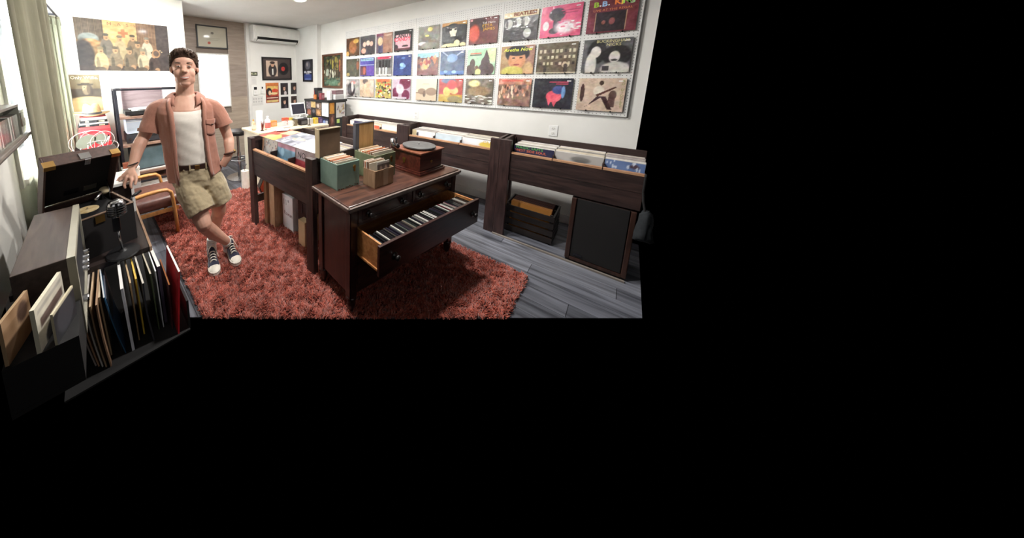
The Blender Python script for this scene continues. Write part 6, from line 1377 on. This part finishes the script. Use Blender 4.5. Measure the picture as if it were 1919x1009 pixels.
# chest pocket with a buttoned flap
def row_at(z):
    for q in range(len(SHL)-1):
        if SHL[q][0] <= z <= SHL[q+1][0]:
            u = (z-SHL[q][0])/(SHL[q+1][0]-SHL[q][0]); return [SHL[q][i]+(SHL[q+1][i]-SHL[q][i])*u for i in range(7)]
def patch(th0, th1, zlo, zhi, off, point=0.0, n=9):
    rr = []
    for j in range(6):
        ring = []
        for i in range(n):
            u = i/(n-1); zb_ = zlo - point*(1-abs(2*u-1)); z = zb_+(zhi-zb_)*j/5
            ring.append(shp(row_at(z), R(th0+(th1-th0)*u), off))
        rr.append(ring)
    return MB().loft(rr, cap=False, closed=False)
pk1 = obj('pocket', patch(43,70,1.13,1.225,.0065,.012), m_shirt, shirt, smooth=True); pk1.modifiers.new('cloth','SOLIDIFY').thickness = .003
pk2 = obj('pocket_flap', patch(42,71,1.213,1.245,.0105,.016), m_shirt, shirt, smooth=True); pk2.modifiers.new('cloth','SOLIDIFY').thickness = .003
obj('button', MB().ell(shp(row_at(1.205), R(56.5), .014), (.006,.006,.006), 10, 7), m_belt, shirt, smooth=True)
# belt and shorts
rg_ = [ringp((.557,2.166,z),.162,.124,36) for z in (.880,.915)]
obj('belt', MB().loft(rg_, cap=True), m_belt, man); obj('buckle', MB().box(tuple(Vector((.557,2.166,.898)) + La*.03 + Fw*.125), (.035,.006,.032), Matrix.Rotation(math.atan2(La.y,La.x),4,'Z')), m_gold, man, bevel=.003)
sb_ = MB().loft([ringp((.557,2.166,.892),.160,.121,30),ringp((.560,2.165,.85),.168,.126,30),ringp((.566,2.162,.80),.178,.132,30),ringp((.575,2.155,.74),.178,.128,30),ringp((.590,2.145,.70),.15,.10,30)])
def shortleg(mb, pts, rads, hem_t):
    limb(mb, pts, rads, 22)
shortleg(sb_, [(.497,2.150,.79),(.508,2.115,.71),(.528,2.05,.62),(.545,2.005,.553)], [.092,.103,.102,.100], None)
shortleg(sb_, [(.655,2.125,.79),(.675,2.105,.70),(.700,2.09,.62),(.716,2.085,.560)], [.092,.100,.096,.094], None)
sho = voxel(obj('shorts', sb_, m_khaki, man, smooth=True), .005, 4)
def wrinkle(o, size, strength):
    t = bpy.data.textures.new('creases','CLOUDS'); t.noise_scale = size; t.noise_depth = 2
    d = o.modifiers.new('creases','DISPLACE'); d.texture = t; d.strength = strength; d.mid_level = .5; d.texture_coords = 'LOCAL'
wrinkle(sho, .07, .022); wrinkle(shirt, .10, .014)
fl = MB()
for pts in (((.43,2.09,.79),(.50,2.02,.74),(.565,2.02,.735)),((.46,2.05,.72),(.53,1.985,.68),(.60,2.0,.685)),((.46,2.02,.66),(.53,1.955,.615),(.60,1.975,.63)),((.60,2.03,.81),(.63,2.02,.72),(.655,2.035,.64)),((.50,2.04,.83),(.55,2.032,.80),(.60,2.03,.80))):
    limb(fl, pts, [.003,.010,.003], 8, 5)
for l_ in (-.10,-.02,.09): 
    b_ = .125*math.sqrt(max(0,1-(l_/.162)**2))+.002
    obj('belt_loop', MB().box(tuple(Vector((.557,2.166,.898)) + La*l_ + Fw*b_), (.011,.006,.046), Matrix.Rotation(math.atan2(La.y,La.x)-l_*4,4,'Z')), m_khaki, sho)
# socks
obj('sock', limb(MB(), [(.775,2.155,.06),(.768,2.148,.12),(.746,2.115,.175)], [.040,.039,.041], 16), m_sock, man, smooth=True)
obj('sock', limb(MB(), [(.645,2.178,.06),(.646,2.178,.14),(.655,2.183,.205)], [.040,.039,.041], 16), m_sock, man, smooth=True)
# high top canvas shoes
def shoe(heel, toe, ankle, pitch=0.0):
    h_ = Vector(heel); t_ = Vector(toe); d_ = (t_-h_); Ls = d_.length; d_.normalize(); s_ = Vector((-d_.y,d_.x,0)); zb2 = h_.z
    def Q(u, l, z): return tuple(h_ + d_*(u*Ls) + s_*l + Vector((0,0,z)))
    W_s = [(0.0,.018),(.04,.028),(.15,.034),(.35,.034),(.55,.040),(.72,.046),(.86,.043),(.95,.030),(1.0,.012)]
    out = [(u, w_) for u, w_ in W_s]; poly = [(u, w_) for u, w_ in out]+[(u, -w_) for u, w_ in out[::-1]]
    sole = obj('sole', MB().prism3([Q(u,l,.0) for u,l in poly],[Q(u,l*1.02,.028) for u,l in poly]), m_rub, None, origin=tuple(h_))
    bpy.data.objects.remove(sole)
    up = MB(); rings = []
    for u, zt, wb, wt in ((.02,.125,.026,.020),(.10,.140,.032,.030),(.22,.145,.034,.033),(.32,.128,.034,.032),(.42,.098,.036,.030),(.55,.078,.039,.030),(.68,.064,.043,.032),(.78,.056,.044,.032)):
        rings.append([Q(u,wb,.024),Q(u,wb*1.02,.045),Q(u,wt*1.0,zt*.75),Q(u,wt*.6,zt),Q(u,-wt*.6,zt),Q(u,-wt,zt*.75),Q(u,-wb*1.02,.045),Q(u,-wb,.024)])
    up.loft(rings)
    sh_ = obj('shoe', up, m_navy, man, smooth=True); sub = sh_.modifiers.new('round','SUBSURF'); sub.levels = sub.render_levels = 2
    obj('sole', MB().prism3([Q(u,l,.0) for u,l in poly],[Q(u,l*1.03,.030) for u,l in poly]), m_rub, sh_, bevel=.004)
    obj('stripe', MB().prism3([Q(u,l*1.04,.020) for u,l in poly],[Q(u,l*1.04,.024) for u,l in poly]), m_navy, sh_)
    tc_ = []
    for u, hz, wq in ((.74,.054,.0425),(.82,.050,.0425),(.90,.043,.036),(.96,.035,.024),(.99,.028,.012)):
        tc_.append([Q(u,wq*math.cos(a),.024+(hz-.024)*math.sin(a)) for a in [i*math.pi/10 for i in range(11)]])
    obj('toe_cap', MB().loft(tc_, cap=True), m_rub, sh_, smooth=True)
    lc = MB()
    for i in range(6):
        u = .66-.068*i; z_ = .070+.012*i+ (.006*i if i > 3 else 0); wq = .024
        lc.tube([Q(u,wq,z_-.010),Q(u-.004,wq*.5,z_+.004),Q(u-.012,0,z_+.008),Q(u-.022,-wq*.5,z_+.004),Q(u-.03,-wq,z_-.008)], .0034, 6)
        lc.tube([Q(u,-wq,z_-.010),Q(u-.004,-wq*.5,z_+.004),Q(u-.012,0,z_+.008),Q(u-.022,wq*.5,z_+.004),Q(u-.03,wq,z_-.008)], .0034, 6)
    lc.tube([Q(.32,.0,.140),Q(.40,.02,.135),Q(.50,.035,.10),Q(.55,.045,.07)], .003, 6); lc.tube([Q(.32,.0,.140),Q(.40,-.022,.135),Q(.48,-.036,.10)], .003, 6)
    obj('laces', lc, mat('shoe_lace', (214,208,196), .8) if 'shoe_lace' not in bpy.data.materials else bpy.data.materials['shoe_lace'], sh_, smooth=True)
shoe((.652,2.222,.030),(.588,1.945,.030),None)
shoe((.796,2.215,.030),(.768,1.938,.030),None)
# bracelet, ring, watch strap
obj('bracelet', MB().tube([tuple(Vector((.172,2.180,.972)) + Vector((.7,-.55,.3)).normalized()*.034*math.cos(t) + Vector((.35,.75,-.1)).normalized()*.034*math.sin(t)) for t in [i*2*math.pi/20 for i in range(21)]], .0042, 6), mat('dark_beads', (44,34,34), .5), man, smooth=True)
obj('finger_ring', MB().tube([tuple(Vector((.098,2.156,.884)) + Vector((1,0,.5)).normalized()*.0115*math.cos(t) + Vector((0,1,0))*.0115*math.sin(t)) for t in [i*2*math.pi/16 for i in range(17)]], .0025, 6), m_metal, man, smooth=True)
obj('watch_strap', MB().tube([tuple(Vector((.800,2.055,.955)) + Vector((.9,-.3,.2)).normalized()*.037*math.cos(t) + Vector((.25,.9,-.2)).normalized()*.037*math.sin(t)) for t in [i*2*math.pi/20 for i in range(21)]], (.008), 6), mat('brown_watch_strap', (70,44,32), .5), man, smooth=True)
obj('watch', MB().ell((.838,2.045,.965),(.012,.016,.016),10,7), m_gold, man, smooth=True)
